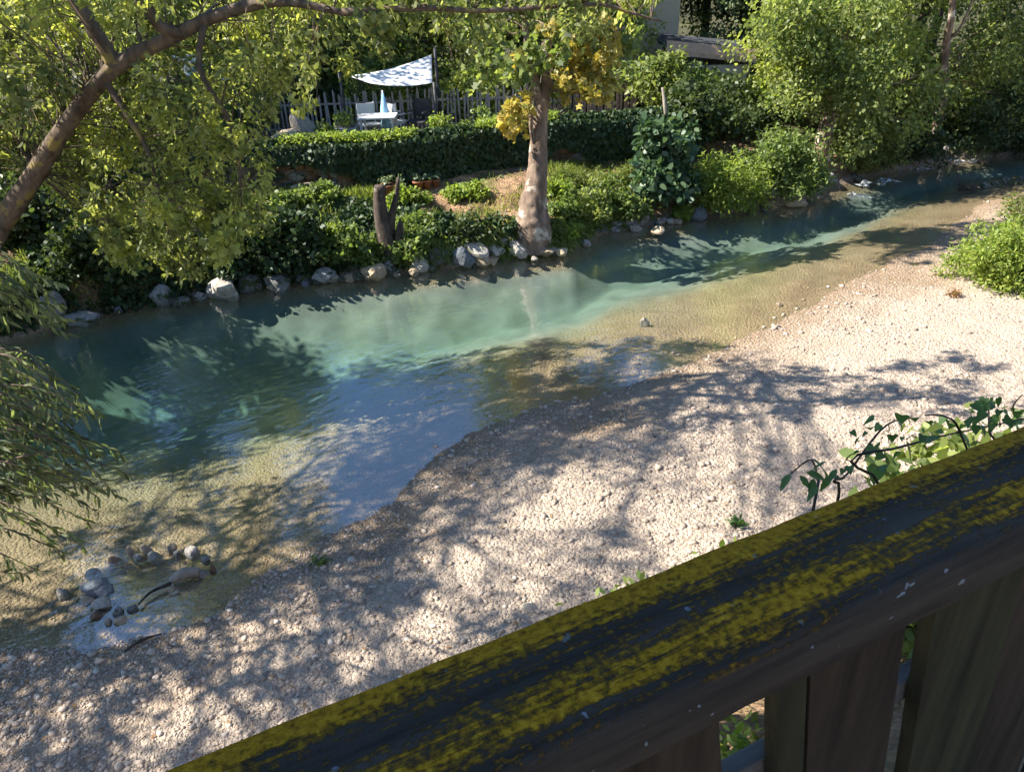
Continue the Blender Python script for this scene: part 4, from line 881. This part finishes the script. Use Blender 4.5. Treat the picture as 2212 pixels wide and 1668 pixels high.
# slender pale trunk at upper right
P0 = hit(2030, 335); r = thing('riverside_tree', 'slender tree with a pale forked trunk at the upper right', 'tree', tuple(P0)); Yt = float(P0[1]) + .5
sp = spline([np.array(P0) + (0, .5, -.1), aty(2035, 220, Yt), aty(2042, 110, Yt - .4), aty(2056, 25, Yt - .7), aty(2070, -150, Yt - .6)], 22); mb = MB().tube(sp, np.linspace(.15, .06, 22), 9, .15, 52)
mb.tube(spline([sp[12], aty(2075, 60, Yt - .7), aty(2110, -20, Yt - .7)], 8), np.linspace(.05, .02, 8), 6)
mb.build('trunk', M['plane_bark'], r); mb = MB()
cl = pc_clumps([(random.uniform(1960, 2230), random.uniform(90, 300), random.uniform(40, 66)) for _ in range(30)] + [(random.uniform(1950, 2240), random.uniform(-60, 90), random.uniform(36, 60)) for _ in range(18)], Yt + .6, 1.1, 190) + blob_clumps(13, Yt + .4, 6.8, 2.8, 2.4, 2.2, 24, .8, 360)
twigs(mb, sp[8:], cl, .012); mb.build('limb', M['bark'], r); crown(r, cl, .12, M['olive'], 'diamond', .6, .6, .5)
# wood behind
WOOD = [(7.4, 30.5, 9.5, 2.6, 'olive'), (-2.2, 24.3, 6.0, 1.9, 'olive'), (.6, 24.2, 6.4, 1.9, 'plane'), (-4.8, 24.0, 5.6, 1.9, 'plane'), (-7.6, 23.6, 6.5, 2.0, 'olive'), (3.0, 24.6, 5.2, 1.6, 'olive'), (9.0, 25.0, 7.5, 2.0, 'olive'), (16.5, 25.0, 9, 2.8, 'olive'), (19.5, 27.0, 10, 3.0, 'olive'), (13.8, 28.0, 10, 3.0, 'olive'), (10.8, 26.5, 9, 2.8, 'plane'), (8.6, 29.5, 10, 3.0, 'dark'), (11.5, 32, 11, 3.4, 'olive'), (17, 33, 11, 3.4, 'dark'),
        (-.6, 26.0, 8, 2.6, 'olive'), (-3.6, 26.5, 7.5, 2.4, 'dark'), (-6.6, 26.0, 7.5, 2.6, 'olive'), (-9.6, 25.2, 9, 2.8, 'dark'), (-12.8, 23.5, 10, 3.0, 'olive'), (-16, 21.5, 11, 3.2, 'dark'), (-13.2, 18.2, 9.5, 2.6, 'dark'),
        (1.2, 30.5, 8.5, 3.0, 'dark'), (-5, 32, 8.5, 3.2, 'dark'), (-11, 31, 10, 3.4, 'dark'), (22, 30, 11, 3.4, 'dark'), (-18, 28, 11, 3.4, 'dark'), (6.8, 33.5, 10, 3.2, 'dark'), (-8.4, 21.8, 7.5, 2.2, 'olive')]
WL = []
for (x, y, h, cr_, m) in WOOD:
    side = 'right of the house' if x > 6 else 'behind the paling fence' if x > -8 else 'at the upper left behind the arching tree'
    tone = 'dark leaved' if m == 'dark' else 'light green' if m == 'plane' else 'olive green'
    WL.append((tree('wood_tree', 'tree', (x, y), h, cr_, m, 'bark_dark', .16, (rng.normal() * .4, rng.normal() * .3), 30, .85, 330, .15, .06, '%s trees %s' % (tone, side), cz_scale=.52), '%s tree %s' % (tone, side)))
ordinal_labels(WL, '')
reseed(206)
# shrubs on the terrace behind the fence and round the shed
SH = [(-5.0, 18.6, .5, .3, .6, 'bright', 'bright green plants on the terrace edge right of the pale boulders'), (-4.2, 19.0, .45, .3, .9, 'lush', 'leafy plants left of the garden table'), (-3.0, 18.75, .5, .25, .5, 'bright', 'bright plants in front of the garden table'), (-1.5, 19.3, .4, .3, .9, 'bright', 'yellow green plants in front of the dark chair'), (-.6, 19.8, .5, .3, .95, 'lush', 'green plants against the fence right of the sail'), (-9.2, 19.6, 1.4, 1.0, 2.4, 'dark', 'dark shrub at the left end of the terrace'), (-7.4, 20.6, 1.2, 1.0, 2.6, 'lush', 'green shrub left of the pale boulders on the terrace'), (-5.2, 22.2, 1.3, .8, 2.3, 'dark', 'dark shrub behind the white garden furniture'),
      (-3.2, 22.6, 1.0, .7, 1.9, 'lush', 'green shrub behind the fence under the white sail'), (-.9, 22.6, 1.2, .7, 2.2, 'olive', 'olive shrub behind the fence right of the sail'), (1.3, 22.4, 1.2, .8, 2.1, 'dark', 'dark shrub behind the fence near the plane trunk'),
      (3.2, 22.6, 1.1, .8, 2.0, 'dark', 'dark shrub in front of the house wall'), (4.2, 21.2, 1.0, .8, 2.2, 'plane', 'broad leaved green shrub left of the shed'), (5.6, 22.6, .9, .7, 1.5, 'lush', 'green shrub in front of the shed'),
      (7.4, 22.8, .8, .6, 1.3, 'bright', 'bright green shrub at the right corner of the shed'), (6.2, 21.4, 1.3, .8, 1.5, 'dark', 'dark shrub between the fig and the riverside tree'), (7.6, 27.0, 1.4, 1.0, 3.4, 'pale', 'silvery shrub behind the shed'),
      (12.5, 24.6, 1.6, 1.0, 3.0, 'olive', 'olive thicket on the bank under the pale trunk'), (15.6, 25.2, 1.8, 1.0, 3.4, 'dark', 'dark thicket at the far right behind the bend'), (10.4, 23.8, 1.4, 1.0, 2.8, 'dark', 'dark thicket behind the riverside tree'), (18.5, 26.0, 1.8, 1.2, 3.4, 'dark', 'dark thicket beyond the right picture edge')]
for (x, y, rx, ry, h, m, lab) in SH: shrub('terrace_shrub' if x < 8 else 'bank_thicket', lab, (x, y), rx, ry, h, m, n=18, cr=.5 if h > 1.2 else .2, leaves=260 if h > 1.2 else 110, size=.14 if h > 1.2 else .09, shape='hex' if m == 'plane' else 'diamond')
# the single big heart shaped leaf in front of the ivy
P0 = hit(1345, 335); r = thing('broad_leaf_plant', 'plant with one big pale heart shaped leaf in front of the ivy', 'plant', tuple(P0)); tipL = aty(1352, 283, P0[1])
MB().tube(spline([np.array(P0), (np.array(P0) + tipL) / 2 + (.05, 0, 0), tipL], 8), np.linspace(.012, .008, 8), 6).build('stem', M['bark_grey'], r)
hv = [(0, 0), (-.1, .22), (.1, .36), (.4, .3), (.75, .14), (1, 0), (.75, -.14), (.4, -.3), (.1, -.36), (-.1, -.22)]
dL = np.array([-.85, -.35, -.25]); nL = np.array([-.2, -.6, .8]); dL /= np.linalg.norm(dL); sL = np.cross(dL, nL); sL /= np.linalg.norm(sL)
obj('leaf', mesh_py('leaf', [tipL + .34 * (a * dL + b * 1.3 * sL) - np.array(r.location) for a, b in hv], [tuple(range(10))]), M['fig'], r)
wood_piece('bare_branch', 'bare white dead branch standing above the fig', [np.array(aty(1442, 300, 19.5)), np.array(aty(1437, 235, 19.5)), np.array(aty(1431, 190, 19.6))], [.05, .05, .03], 'bark_grey', 'branch')

reseed(207)
# ------------------------------------------------------------------ garden terrace
def flat_mat(name, col, rough=.7, var=.12, scale=5):
    t = NT(name); n1 = t.noise(t.coord(), scale, 5, .6); c = t.ramp(n1.outputs[0], [(.3, tuple(v * (1 - var) for v in col)), (.7, tuple(min(1, v * (1 + var)) for v in col))]).outputs[0]
    return t.done(t.bsdf(c, rough, .3, t.bump(n1.outputs[0], .2, .01)))
M['white'] = flat_mat('white_plastic', (.5, .5, .48), .5, .06); M['grey'] = flat_mat('grey_planter', (.3, .31, .33)); M['blue'] = flat_mat('light_blue_cloth', (.28, .5, .68), .9)
M['paling'] = flat_mat('grey_paling', (.26, .24, .22), .9, .35, 3); M['paling_brown'] = flat_mat('brown_paling', (.15, .12, .11), .9, .35, 3)
M['terracotta'] = flat_mat('terracotta', (.26, .10, .05), .85, .2); M['plaster'] = flat_mat('pale_plaster', (.52, .44, .37), .9, .08, 2); M['tile'] = flat_mat('roof_tile', (.4, .22, .15), .9, .2)
M['felt'] = flat_mat('roofing_felt', (.04, .045, .055), .9); M['fascia'] = flat_mat('pink_fascia', (.55, .36, .28), .8); M['frame'] = flat_mat('dark_frame', (.05, .05, .05), .6); M['metal'] = flat_mat('grey_metal', (.3, .3, .3), .5)
t = NT('window_glass'); M['glass'] = t.done(t.bsdf((.02, .025, .03), .08, .6))
t = NT('sail_cloth'); n1 = t.noise(t.coord(), 1.4, 3); cc = t.ramp(n1.outputs[0], [(.3, (.74, .74, .73)), (.7, (.82, .82, .81))]).outputs[0]; b = t.bsdf(cc, .8, .2); tr = t.n('BsdfTranslucent'); tr.inputs[0].default_value = (.85, .84, .8, 1); mx = t.n('MixShader'); mx.inputs[0].default_value = .35; t.l(b.outputs[0], mx.inputs[1]); t.l(tr.outputs[0], mx.inputs[2]); M['sail'] = t.done(mx)
def sail(name, label, A, B, Cc, D, sag, posts):
    A, B, Cc, D = map(np.array, (A, B, Cc, D)); r = thing(name, label, 'shade sail', tuple(posts[0]) if posts else tuple(A)); nu = nv = 14; V = []; Fq = []
    for i in range(nu):
        for j in range(nv):
            u, v = i / (nu - 1), j / (nv - 1); p = (A * (1 - u) + B * u) * (1 - v) + (D * (1 - u) + Cc * u) * v
            p = p + np.array([0, 0, -sag]) * 4 * u * (1 - u) * (.6 + .4 * v); cen = (A + B + Cc + D) / 4; e = max(4 * u * (1 - u) * (abs(v - .5) * 2) ** 3, 0) * .10; p = p + (cen - p) * e; V.append(p - np.array(r.location))
    for i in range(nu - 1):
        for j in range(nv - 1): Fq.append((i * nv + j, (i + 1) * nv + j, (i + 1) * nv + j + 1, i * nv + j + 1))
    o = obj('cloth', mesh_py('cloth', V, Fq, True), M['sail'], r); sm = o.modifiers.new('thickness', 'SOLIDIFY'); sm.thickness = .004
    for q in posts: MB().tube([q, (q[0], q[1], q[3])], [.04, .035], 8).build('post', M['frame'], r) if False else None
    return r
sl = sail('shade_sail', 'white shade sail stretched above the terrace furniture', aty(752, 165, 20.6), aty(932, 119, 21.4), aty(934, 180, 20.2), aty(800, 181, 20.0), .10, [])
q = aty(940, 112, 21.4); gz = 1.4; MB().tube([(q[0], q[1], gz), (q[0], q[1], q[2] + .1)], [.045, .04], 8).build('post', M['frame'], sl)
q = aty(938, 183, 20.2); MB().tube([(q[0], q[1], gz), (q[0], q[1], q[2] + .05)], [.045, .04], 8).build('post', M['frame'], sl)
q = aty(733, 161, 20.6); MB().tube([(q[0], q[1], gz), (q[0], q[1], q[2] + .05)], [.045, .04], 8).build('post', M['frame'], sl)
sl = sail('shade_sail', 'second white shade sail glimpsed through the leaves at upper left', aty(350, 105, 20.6), aty(425, 118, 21.4), aty(500, 172, 20.2), aty(420, 182, 20.0), .05, [])
for pxy in ((348, 104, 20.6), (502, 173, 20.2)): q = aty(*pxy); MB().tube([(q[0], q[1], gz), (q[0], q[1], q[2] + .05)], [.045, .04], 8).build('post', M['frame'], sl)

def fence(name, label, a, b, n, h, mat, w=.05):
    a, b = np.array(a), np.array(b); d = (b - a) / np.linalg.norm(b - a); ang = math.atan2(d[1], d[0]); r = thing(name, label, 'fence', (a[0], a[1], 1.42)); r.rotation_euler = (0, 0, ang); L = np.linalg.norm(b - a)
    mes = []
    for k in range(4): m_ = MB(); hh_ = h * (1 + .05 * (k - 1.5)); m_.v = [np.array(p) for p in ((-w / 2, 0, 0), (w / 2, 0, 0), (w / 2, .02, 0), (-w / 2, .02, 0), (-w / 2, 0, hh_), (w / 2, 0, hh_), (w / 2, .02, hh_), (-w / 2, .02, hh_), (0, 0, hh_ + .07), (0, .02, hh_ + .07))]; m_.f = [(0, 1, 5, 8, 4), (3, 7, 9, 6, 2), (1, 2, 6, 5), (0, 4, 7, 3), (4, 8, 9, 7), (5, 6, 9, 8), (0, 3, 2, 1)]; mes.append(mesh_py('picket', m_.v, m_.f))
    for i in range(n):
        o = obj('picket', mes[random.randint(0, 3)], M[mat], r); o.location = (L * (i + .5) / n + random.uniform(-.01, .01), random.uniform(-.01, .01), random.uniform(-.03, .03)); o.rotation_euler = (random.uniform(-.05, .05), random.uniform(-.06, .06), 0)
    for z in (.25, h - .2): m_ = MB().box((0, .024, z), (L, .05, z + .05)).build('rail', M[mat], None, False); m_.parent = r
fence('paling_fence', 'grey chestnut paling fence across the terrace under the sail', aty(530, 260, 21.2)[:2], aty(1130, 260, 21.2)[:2], 64, 1.05, 'paling')
fence('paling_fence', 'darker brown paling fence right of the plane trunk', aty(1140, 260, 21.4)[:2], aty(1375, 260, 21.6)[:2], 30, 1.15, 'paling_brown', .07)

TZ = 1.5
def at_terrace(px, py, Y): P = aty(px, py, Y); return np.array([P[0], Y, TZ])
for (px, py, w, h, m, lab, Y) in ((655, 285, 52, 62, 'rock_pale', 'tall white boulder on the terrace edge seen past the leaves', 18.9), (622, 300, 62, 36, 'rock_tan', 'beige sunlit boulder beside the tall white one', 18.6), (596, 303, 30, 26, 'rock_tan', 'small beige boulder, leftmost on the terrace edge', 18.4), (795, 292, 22, 16, 'rock_pale', 'small round white stone on the wall below the furniture', 18.3)):
    P = aty(px, py, Y); k = px_per_m(P); rock('terrace_boulder', lab, P - np.array([0, 0, h / k * .35]), w / k * .6, w / k * .5, h / k * .75, m, .3, .25, 'boulder')
def chair(label, P, rz, mat, s=1.0):
    r = thing('garden_chair', label, 'chair', tuple(P)); r.rotation_euler = (0, 0, rz)
    def pt_(name, lo, hi, bev=.008): o = MB().box(np.array(lo) * s, np.array(hi) * s).build(name, M[mat], None, False, bev); o.parent = r
    pt_('seat', (-.22, -.22, .42), (.22, .22, .45)); pt_('backrest', (-.22, .2, .5), (.22, .235, .88))
    for a in (-.2, .17):
        for b in (-.2, .17): pt_('leg', (a, b, 0), (a + .035, b + .035, .42), .004)
    for a in (-.22, .19): pt_('armrest', (a, -.2, .62), (a + .03, .22, .65), .004); pt_('back_post', (a, .19, .45), (a + .03, .225, .9), .004)
chair('white garden chair left of the light blue parasol', at_terrace(800, 270, 20.1), .5, 'white', 1.05)
chair('white garden chair right of the light blue parasol', at_terrace(862, 262, 20.3), 2.3, 'white', 1.05)
chair('dark garden chair at the right of the terrace furniture', at_terrace(905, 262, 20.2), -.4, 'frame', 1.1)
P = at_terrace(818, 270, 19.6); r = thing('garden_table', 'white garden table between the chairs on the terrace', 'table', tuple(P))
for nm, lo, hi in [('tabletop', (-.45, -.35, .70), (.45, .35, .74))] + [('leg', (a, b, 0), (a + .05, b + .05, .70)) for a in (-.4, .35) for b in (-.3, .25)]: o = MB().box(lo, hi).build(nm, M['white'], None, False, .008); o.parent = r
P = at_terrace(833, 262, 20.0); r = thing('closed_parasol', 'closed light blue parasol among the garden chairs', 'parasol', tuple(P)); l_ = np.array(P)
MB().tube([l_, l_ + (0, 0, 1.25)], [.02, .02], 8).build('pole', M['white'], r); MB().tube([l_ + (0, 0, .35), l_ + (0, 0, .45), l_ + (0, 0, .8), l_ + (0, 0, 1.2)], [.09, .12, .09, .02], 10, .3, 2).build('canopy', M['blue'], r); MB().tube([l_, l_ + (0, 0, .06)], [.2, .18], 14).build('base', M['grey'], r)
P = at_terrace(746, 275, 19.4); r = thing('planter_box', 'grey planter box left of the garden table', 'planter', tuple(P)); o = MB().box((-.28, -.25, 0), (.28, .25, .55)).build('box', M['grey'], None, False, .015); o.parent = r; o = MB().box((-.25, -.22, .551), (.25, .22, .57)).build('soil', M['frame'], None, False); o.parent = r
cl = [(P[0], P[1], P[2] + .75, .28, .25, .2, 260)]; crown(r, cl, .09, M['lush'], name='foliage')
# box hedge piece under the sail
P = at_terrace(815, 215, 21.8); hb = thing('clipped_hedge', 'bright clipped box hedge below the white sail', 'hedge', tuple(P)); n_ = 4200; U = rng.random((n_, 3)) * 2 - 1; ax = rng.integers(0, 3, n_); sg = np.sign(rng.random(n_) - .5); U[np.arange(n_), ax] = sg * (.9 + .15 * rng.random(n_))
Pp = np.array([P[0], P[1], P[2] + .72]) + U * np.array([.75, .4, .72]); Nv = np.zeros((n_, 3)); Nv[np.arange(n_), ax] = sg
v, f = leaf_arrays(Pp, rng.normal(size=(n_, 3)), unit(Nv + rng.normal(size=(n_, 3)) * .5), .07 * (.7 + .6 * rng.random(n_)), .6, 'diamond'); tag(obj('foliage', mesh_np('foliage', local(v, hb), f), M['bright'], hb), kind='stuff')
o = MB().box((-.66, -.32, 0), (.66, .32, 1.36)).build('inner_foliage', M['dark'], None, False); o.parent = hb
# terracotta pots at the foot of the wall
def pot(px, py, s, lab, mat='terracotta'):
    s = s * .8
    P = aty(px, py, 17.0); P = np.array([P[0], float(ywall(P[0])) - .62, 0]); P[2] = float(terrain(P[0], P[1])) - .02; r = thing('flower_pot', lab, 'flower pot', tuple(P)); l_ = np.array(P)
    MB().tube([l_, l_ + (0, 0, .2 * s), l_ + (0, 0, .21 * s), l_ + (0, 0, .26 * s), l_ + (0, 0, .26 * s), l_ + (0, 0, .21 * s)], [.09 * s, .13 * s, .15 * s, .15 * s, .12 * s, .115 * s], 14, 0, 0).build('pot', M[mat], r)
    crown(r, [(*(l_ + (0, 0, .33 * s)), .13 * s, .13 * s, .1 * s, 70)], .07, M['pale'], name='plant')
for a in ((836, 378, 1.35, 'big terracotta pot, leftmost of the row by the wall'), (862, 374, 1.0, 'terracotta pot, second from the left by the wall'), (899, 371, 1.05, 'terracotta pot, third from the left by the wall'), (917, 370, 1.02, 'terracotta pot, fourth from the left by the wall'), (936, 369, .9, 'smallest terracotta pot, rightmost by the wall')): pot(*a)
P = hit(994, 366); rock('stone_block', 'rust brown stone block at the foot of the ivy right of the pots', P, .3, .2, .18, 'rock_rust', .2, .25, 'stone')

# house behind the trees
def box_part(name, lo, hi, mat, root, bev=0): o = MB().box(np.array(lo) - np.array(root.location), np.array(hi) - np.array(root.location)).build(name, M[mat], None, False, bev); o.parent = root; return o
hx1 = float(aty(1466, 60, 27.0)[0]); hx0 = hx1 - 5.2; hs = thing('house', 'pale plastered house behind the trees at top centre', 'house', ((hx0 + hx1) / 2, 27, 1.4))
WZ0, WZ1 = 3.0, 4.5
wins = [(hx0 + .7, hx0 + 1.6), (hx0 + 2.2, hx0 + 3.1)]
xsw = [hx0] + [v for w in wins for v in w] + [hx1]
mbw = MB(); mbw.box((hx0, 27, 1.3), (hx1, 27.35, WZ0)); mbw.box((hx0, 27, WZ1), (hx1, 27.35, 7.2))
for i in range(0, len(xsw), 2): mbw.box((xsw[i], 27.0, WZ0), (xsw[i + 1], 27.35, WZ1))
mbw.box((hx1 - .35, 27.35, 1.3), (hx1, 33, 7.2)); mbw.box((hx0, 27.35, 1.3), (hx0 + .35, 33, 7.2)); mbw.box((hx0 + .35, 32.65, 1.3), (hx1 - .35, 33, 7.2)); mbw.build('wall', M['plaster'], hs, False)
for (a, b) in wins:
    w_ = box_part('window', (a, 27.14, WZ0), (b, 27.16, WZ1), 'glass', hs); w_.location = (0, 0, 0)
    for lo, hi in (((a, 27.08, WZ0), (a + .06, 27.13, WZ1)), ((b - .06, 27.08, WZ0), (b, 27.13, WZ1)), ((a + .06, 27.08, WZ1 - .06), (b - .06, 27.13, WZ1)), ((a + .06, 27.08, WZ0), (b - .06, 27.13, WZ0 + .06)), (((a + b) / 2 - .03, 27.08, WZ0 + .06), ((a + b) / 2 + .03, 27.13, WZ1 - .06))): o = MB().box(np.array(lo) - np.array(hs.location), np.array(hi) - np.array(hs.location)).build('frame', M['white'], None, False); o.parent = w_
    box_part('sill', (a - .08, 26.92, WZ0 - .08), (b + .08, 27.02, WZ0 - .002), 'plaster', hs)
cx_ = (hx0 + hx1) / 2
rf = MB(); rf.v = [np.array(p) for p in ((hx0 - .3, 26.6, 7.1), (hx1 + .3, 26.6, 7.1), (hx1 + .3, 30, 8.8), (hx0 - .3, 30, 8.8), (hx0 - .3, 33.4, 7.1), (hx1 + .3, 33.4, 7.1), (hx0 - .3, 26.6, 7.25), (hx1 + .3, 26.6, 7.25), (hx1 + .3, 30, 8.95), (hx0 - .3, 30, 8.95), (hx0 - .3, 33.4, 7.25), (hx1 + .3, 33.4, 7.25))]
rf.f = [(0, 3, 2, 1), (3, 4, 5, 2), (6, 7, 8, 9), (9, 8, 11, 10), (0, 1, 7, 6), (4, 10, 11, 5), (0, 6, 9, 3), (3, 9, 10, 4), (1, 2, 8, 7), (2, 5, 11, 8)]; rf.build('roof', M['tile'], hs, False)
dp = aty(1374, 30, 26.93); MB().tube([(dp[0], 26.93, 1.4), (dp[0], 26.93, 7.1)], [.05, .05], 8).build('drainpipe', M['metal'], hs)
# shed with a flat felt roof
a, b = aty(1440, 112, 24.0), aty(1636, 131, 24.0); sh = thing('garden_shed', 'low shed with black felt roof and pink edge right of the house', 'shed', ((a[0] + b[0]) / 2, 24.6, 1.4))
box_part('wall', (a[0] + .15, 24.15, 1.2), (b[0] - .15, 26.2, 2.55), 'plaster', sh); box_part('door', (a[0] + .5, 24.12, 1.4), (a[0] + 1.2, 24.148, 2.5), 'frame', sh)
def slab(name, y0, y1, z0, z1, mat, x0=a[0], x1=b[0]):
    m_ = MB(); dzl, dzr = a[2] - .06, b[2] - .06; l0 = np.array(sh.location)
    m_.v = [np.array(p) - l0 for p in ((x0, y0, dzl + z0), (x1, y0, dzr + z0), (x1, y1, dzr + z0 + .25), (x0, y1, dzl + z0 + .25), (x0, y0, dzl + z1), (x1, y0, dzr + z1), (x1, y1, dzr + z1 + .25), (x0, y1, dzl + z1 + .25))]
    m_.f = [(3, 2, 1, 0), (4, 5, 6, 7), (0, 1, 5, 4), (1, 2, 6, 5), (2, 3, 7, 6), (3, 0, 4, 7)]; o = m_.build(name, M[mat], None, False); o.parent = sh
slab('fascia', 24.0, 24.06, -.02, .10, 'fascia'); slab('roof', 24.063, 26.4, .03, .12, 'felt')

reseed(208)
# ------------------------------------------------------------------ vine and bushes just behind the railing
def on_dr(px, py, dr): d = ray(px, py); tt = (RC + dr) / (RN @ d[:2]); return O3 + d * tt
vb = on_dr(1900, 1010, .9); gz = float(terrain(vb[0], vb[1])); vn = thing('climbing_vine', 'leafy vine shoots rising behind the handrail at the right', 'vine', (vb[0], vb[1], gz)); l0 = np.array(vn.location)
z6 = lambda x, y: (1474.7 + .3334 * x, 793.5 + .3334 * y)
mb = MB(); stems = [[(1300, 900), (1090, 610), (1400, 520), (1700, 440), (2000, 380), (2250, 320)], [(1000, 900), (980, 740), (1060, 700), (1270, 420), (1400, 340), (1520, 330)], [(850, 900), (870, 720), (830, 600), (700, 690)], [(2050, 700), (1990, 420), (1980, 250), (1940, 190)], [(2200, 700), (2170, 400), (2140, 260), (2200, 180)], [(1900, 800), (1800, 430), (1700, 320), (1570, 310)]]
for s_ in stems:
    P = [on_dr(*z6(*q), .95 + .1 * rng.normal()) for q in s_]; P = [np.array([P[0][0], P[0][1], gz])] + P; mb.tube(spline(P, 22), np.linspace(.006, .0025, 22), 5)
mb.build('stem', M['bark_dark'], vn)
ltab = {}
for kind, pr, mt in (('heart', hv, 'vine'), ('pointed', [(0, 0), (.2, .16), (.45, .2), (.75, .12), (1, 0), (.75, -.12), (.45, -.2), (.2, -.16)], 'vine')):
    V = [(a_, b_ * (1.25 if kind == 'heart' else 1.0), -.25 * a_ * a_ + .25 * abs(b_)) for a_, b_ in pr]; n_ = len(V); V.append((.45, 0, -.06)); ltab[kind] = mesh_py('leaf', V, [(i, (i + 1) % n_, n_) for i in range(n_)], True); ltab[kind].materials.append(M[mt])
LV = [(1220, 390, 100), (1110, 560, 95), (1240, 515, 110), (1260, 640, 150), (1450, 500, 140), (1620, 480, 150), (1800, 430, 140), (1360, 440, 90), (1420, 310, 120), (1240, 330, 100), (1700, 320, 80), (1750, 370, 100), (1880, 345, 110), (2000, 240, 120), (2080, 330, 100), (1950, 290, 90), (2140, 340, 100), (1150, 450, 90), (1330, 370, 80), (1500, 330, 90), (1590, 350, 70), (1480, 450, 80), (1560, 440, 80), (1700, 450, 80), (1300, 560, 80), (2040, 200, 80), (1960, 200, 80), (1930, 380, 90), (2200, 300, 90), (1840, 290, 80), (1190, 660, 90), (1080, 640, 80)]
LV2 = [(700, 690, 150), (800, 680, 150), (900, 650, 150), (960, 700, 130), (880, 770, 140), (1000, 660, 120), (830, 590, 110), (760, 700, 120), (940, 610, 130), (850, 720, 130), (910, 800, 120), (1010, 720, 110), (800, 740, 100)]
LV += [(x + random.uniform(-60, 60), y + random.uniform(-40, 50), s * random.uniform(.5, .8)) for (x, y, s) in LV] + [(random.uniform(1820, 2230), random.uniform(210, 380), random.uniform(60, 110)) for _ in range(26)]
for (lst, kind) in ((LV, 'heart'), (LV2, 'pointed')):
    for (x, y, s) in lst:
        P = on_dr(*z6(x, y), .95 + .12 * rng.normal()); k = s * .3334 / px_per_m(P) * (.86 if kind == 'heart' else .95)
        o = bpy.data.objects.new('leaf', ltab[kind]); C.objects.link(o); o.parent = vn; o.location = P - l0; o.scale = (k, k, k); o.rotation_euler = (random.uniform(-.6, .6), random.uniform(.1, 1.1), random.uniform(-3.1, 3.1))
for (qx, qy, dr, m, lab) in ((1600, 1615, .7, 'bright', 'sunlit leaves filling the low gap between the railing boards'), (1970, 1385, .9, 'lush', 'leaves and reddish stems in the narrow right gap of the railing')):
    q = on_dr(qx, qy, dr); shrub('railing_bush', lab, q, .22, .2, .35, m, n=8, cr=.13, leaves=90, size=.045, shape='hex', z0=float(q[2]) - .2)
for (s_, dr, h, m, lab) in ((1.2, 1.1, .35, 'lush', 'green bush behind the right end of the railing'), (2.0, 1.6, .3, 'olive', 'low bush on the near bank below the vine')):
    p = RN * (RC + dr) + RS * s_; shrub('railing_bush', lab, p, .5, .4, h, m, n=12, cr=.22, leaves=170, size=.06, shape='hex')

for (s_, dr, h, m, lab) in ((2.6, .8, .7, 'lush', 'green bush behind the railing, second beyond the vine'), (3.4, 1.2, .9, 'olive', 'olive bush on the near bank outside the right picture edge'), (4.3, .9, .8, 'lush', 'green bush near the right end of the railing'), (3.0, 2.2, .3, 'bright', 'bright bush low on the near bank at the right'), (2.4, 2.6, .2, 'lush', 'low green bush at the foot of the near bank')):
    p = RN * (RC + dr) + RS * s_; shrub('railing_bush', lab, p, .6, .45, h, m, n=12, cr=.26, leaves=170, size=.07, shape='hex')
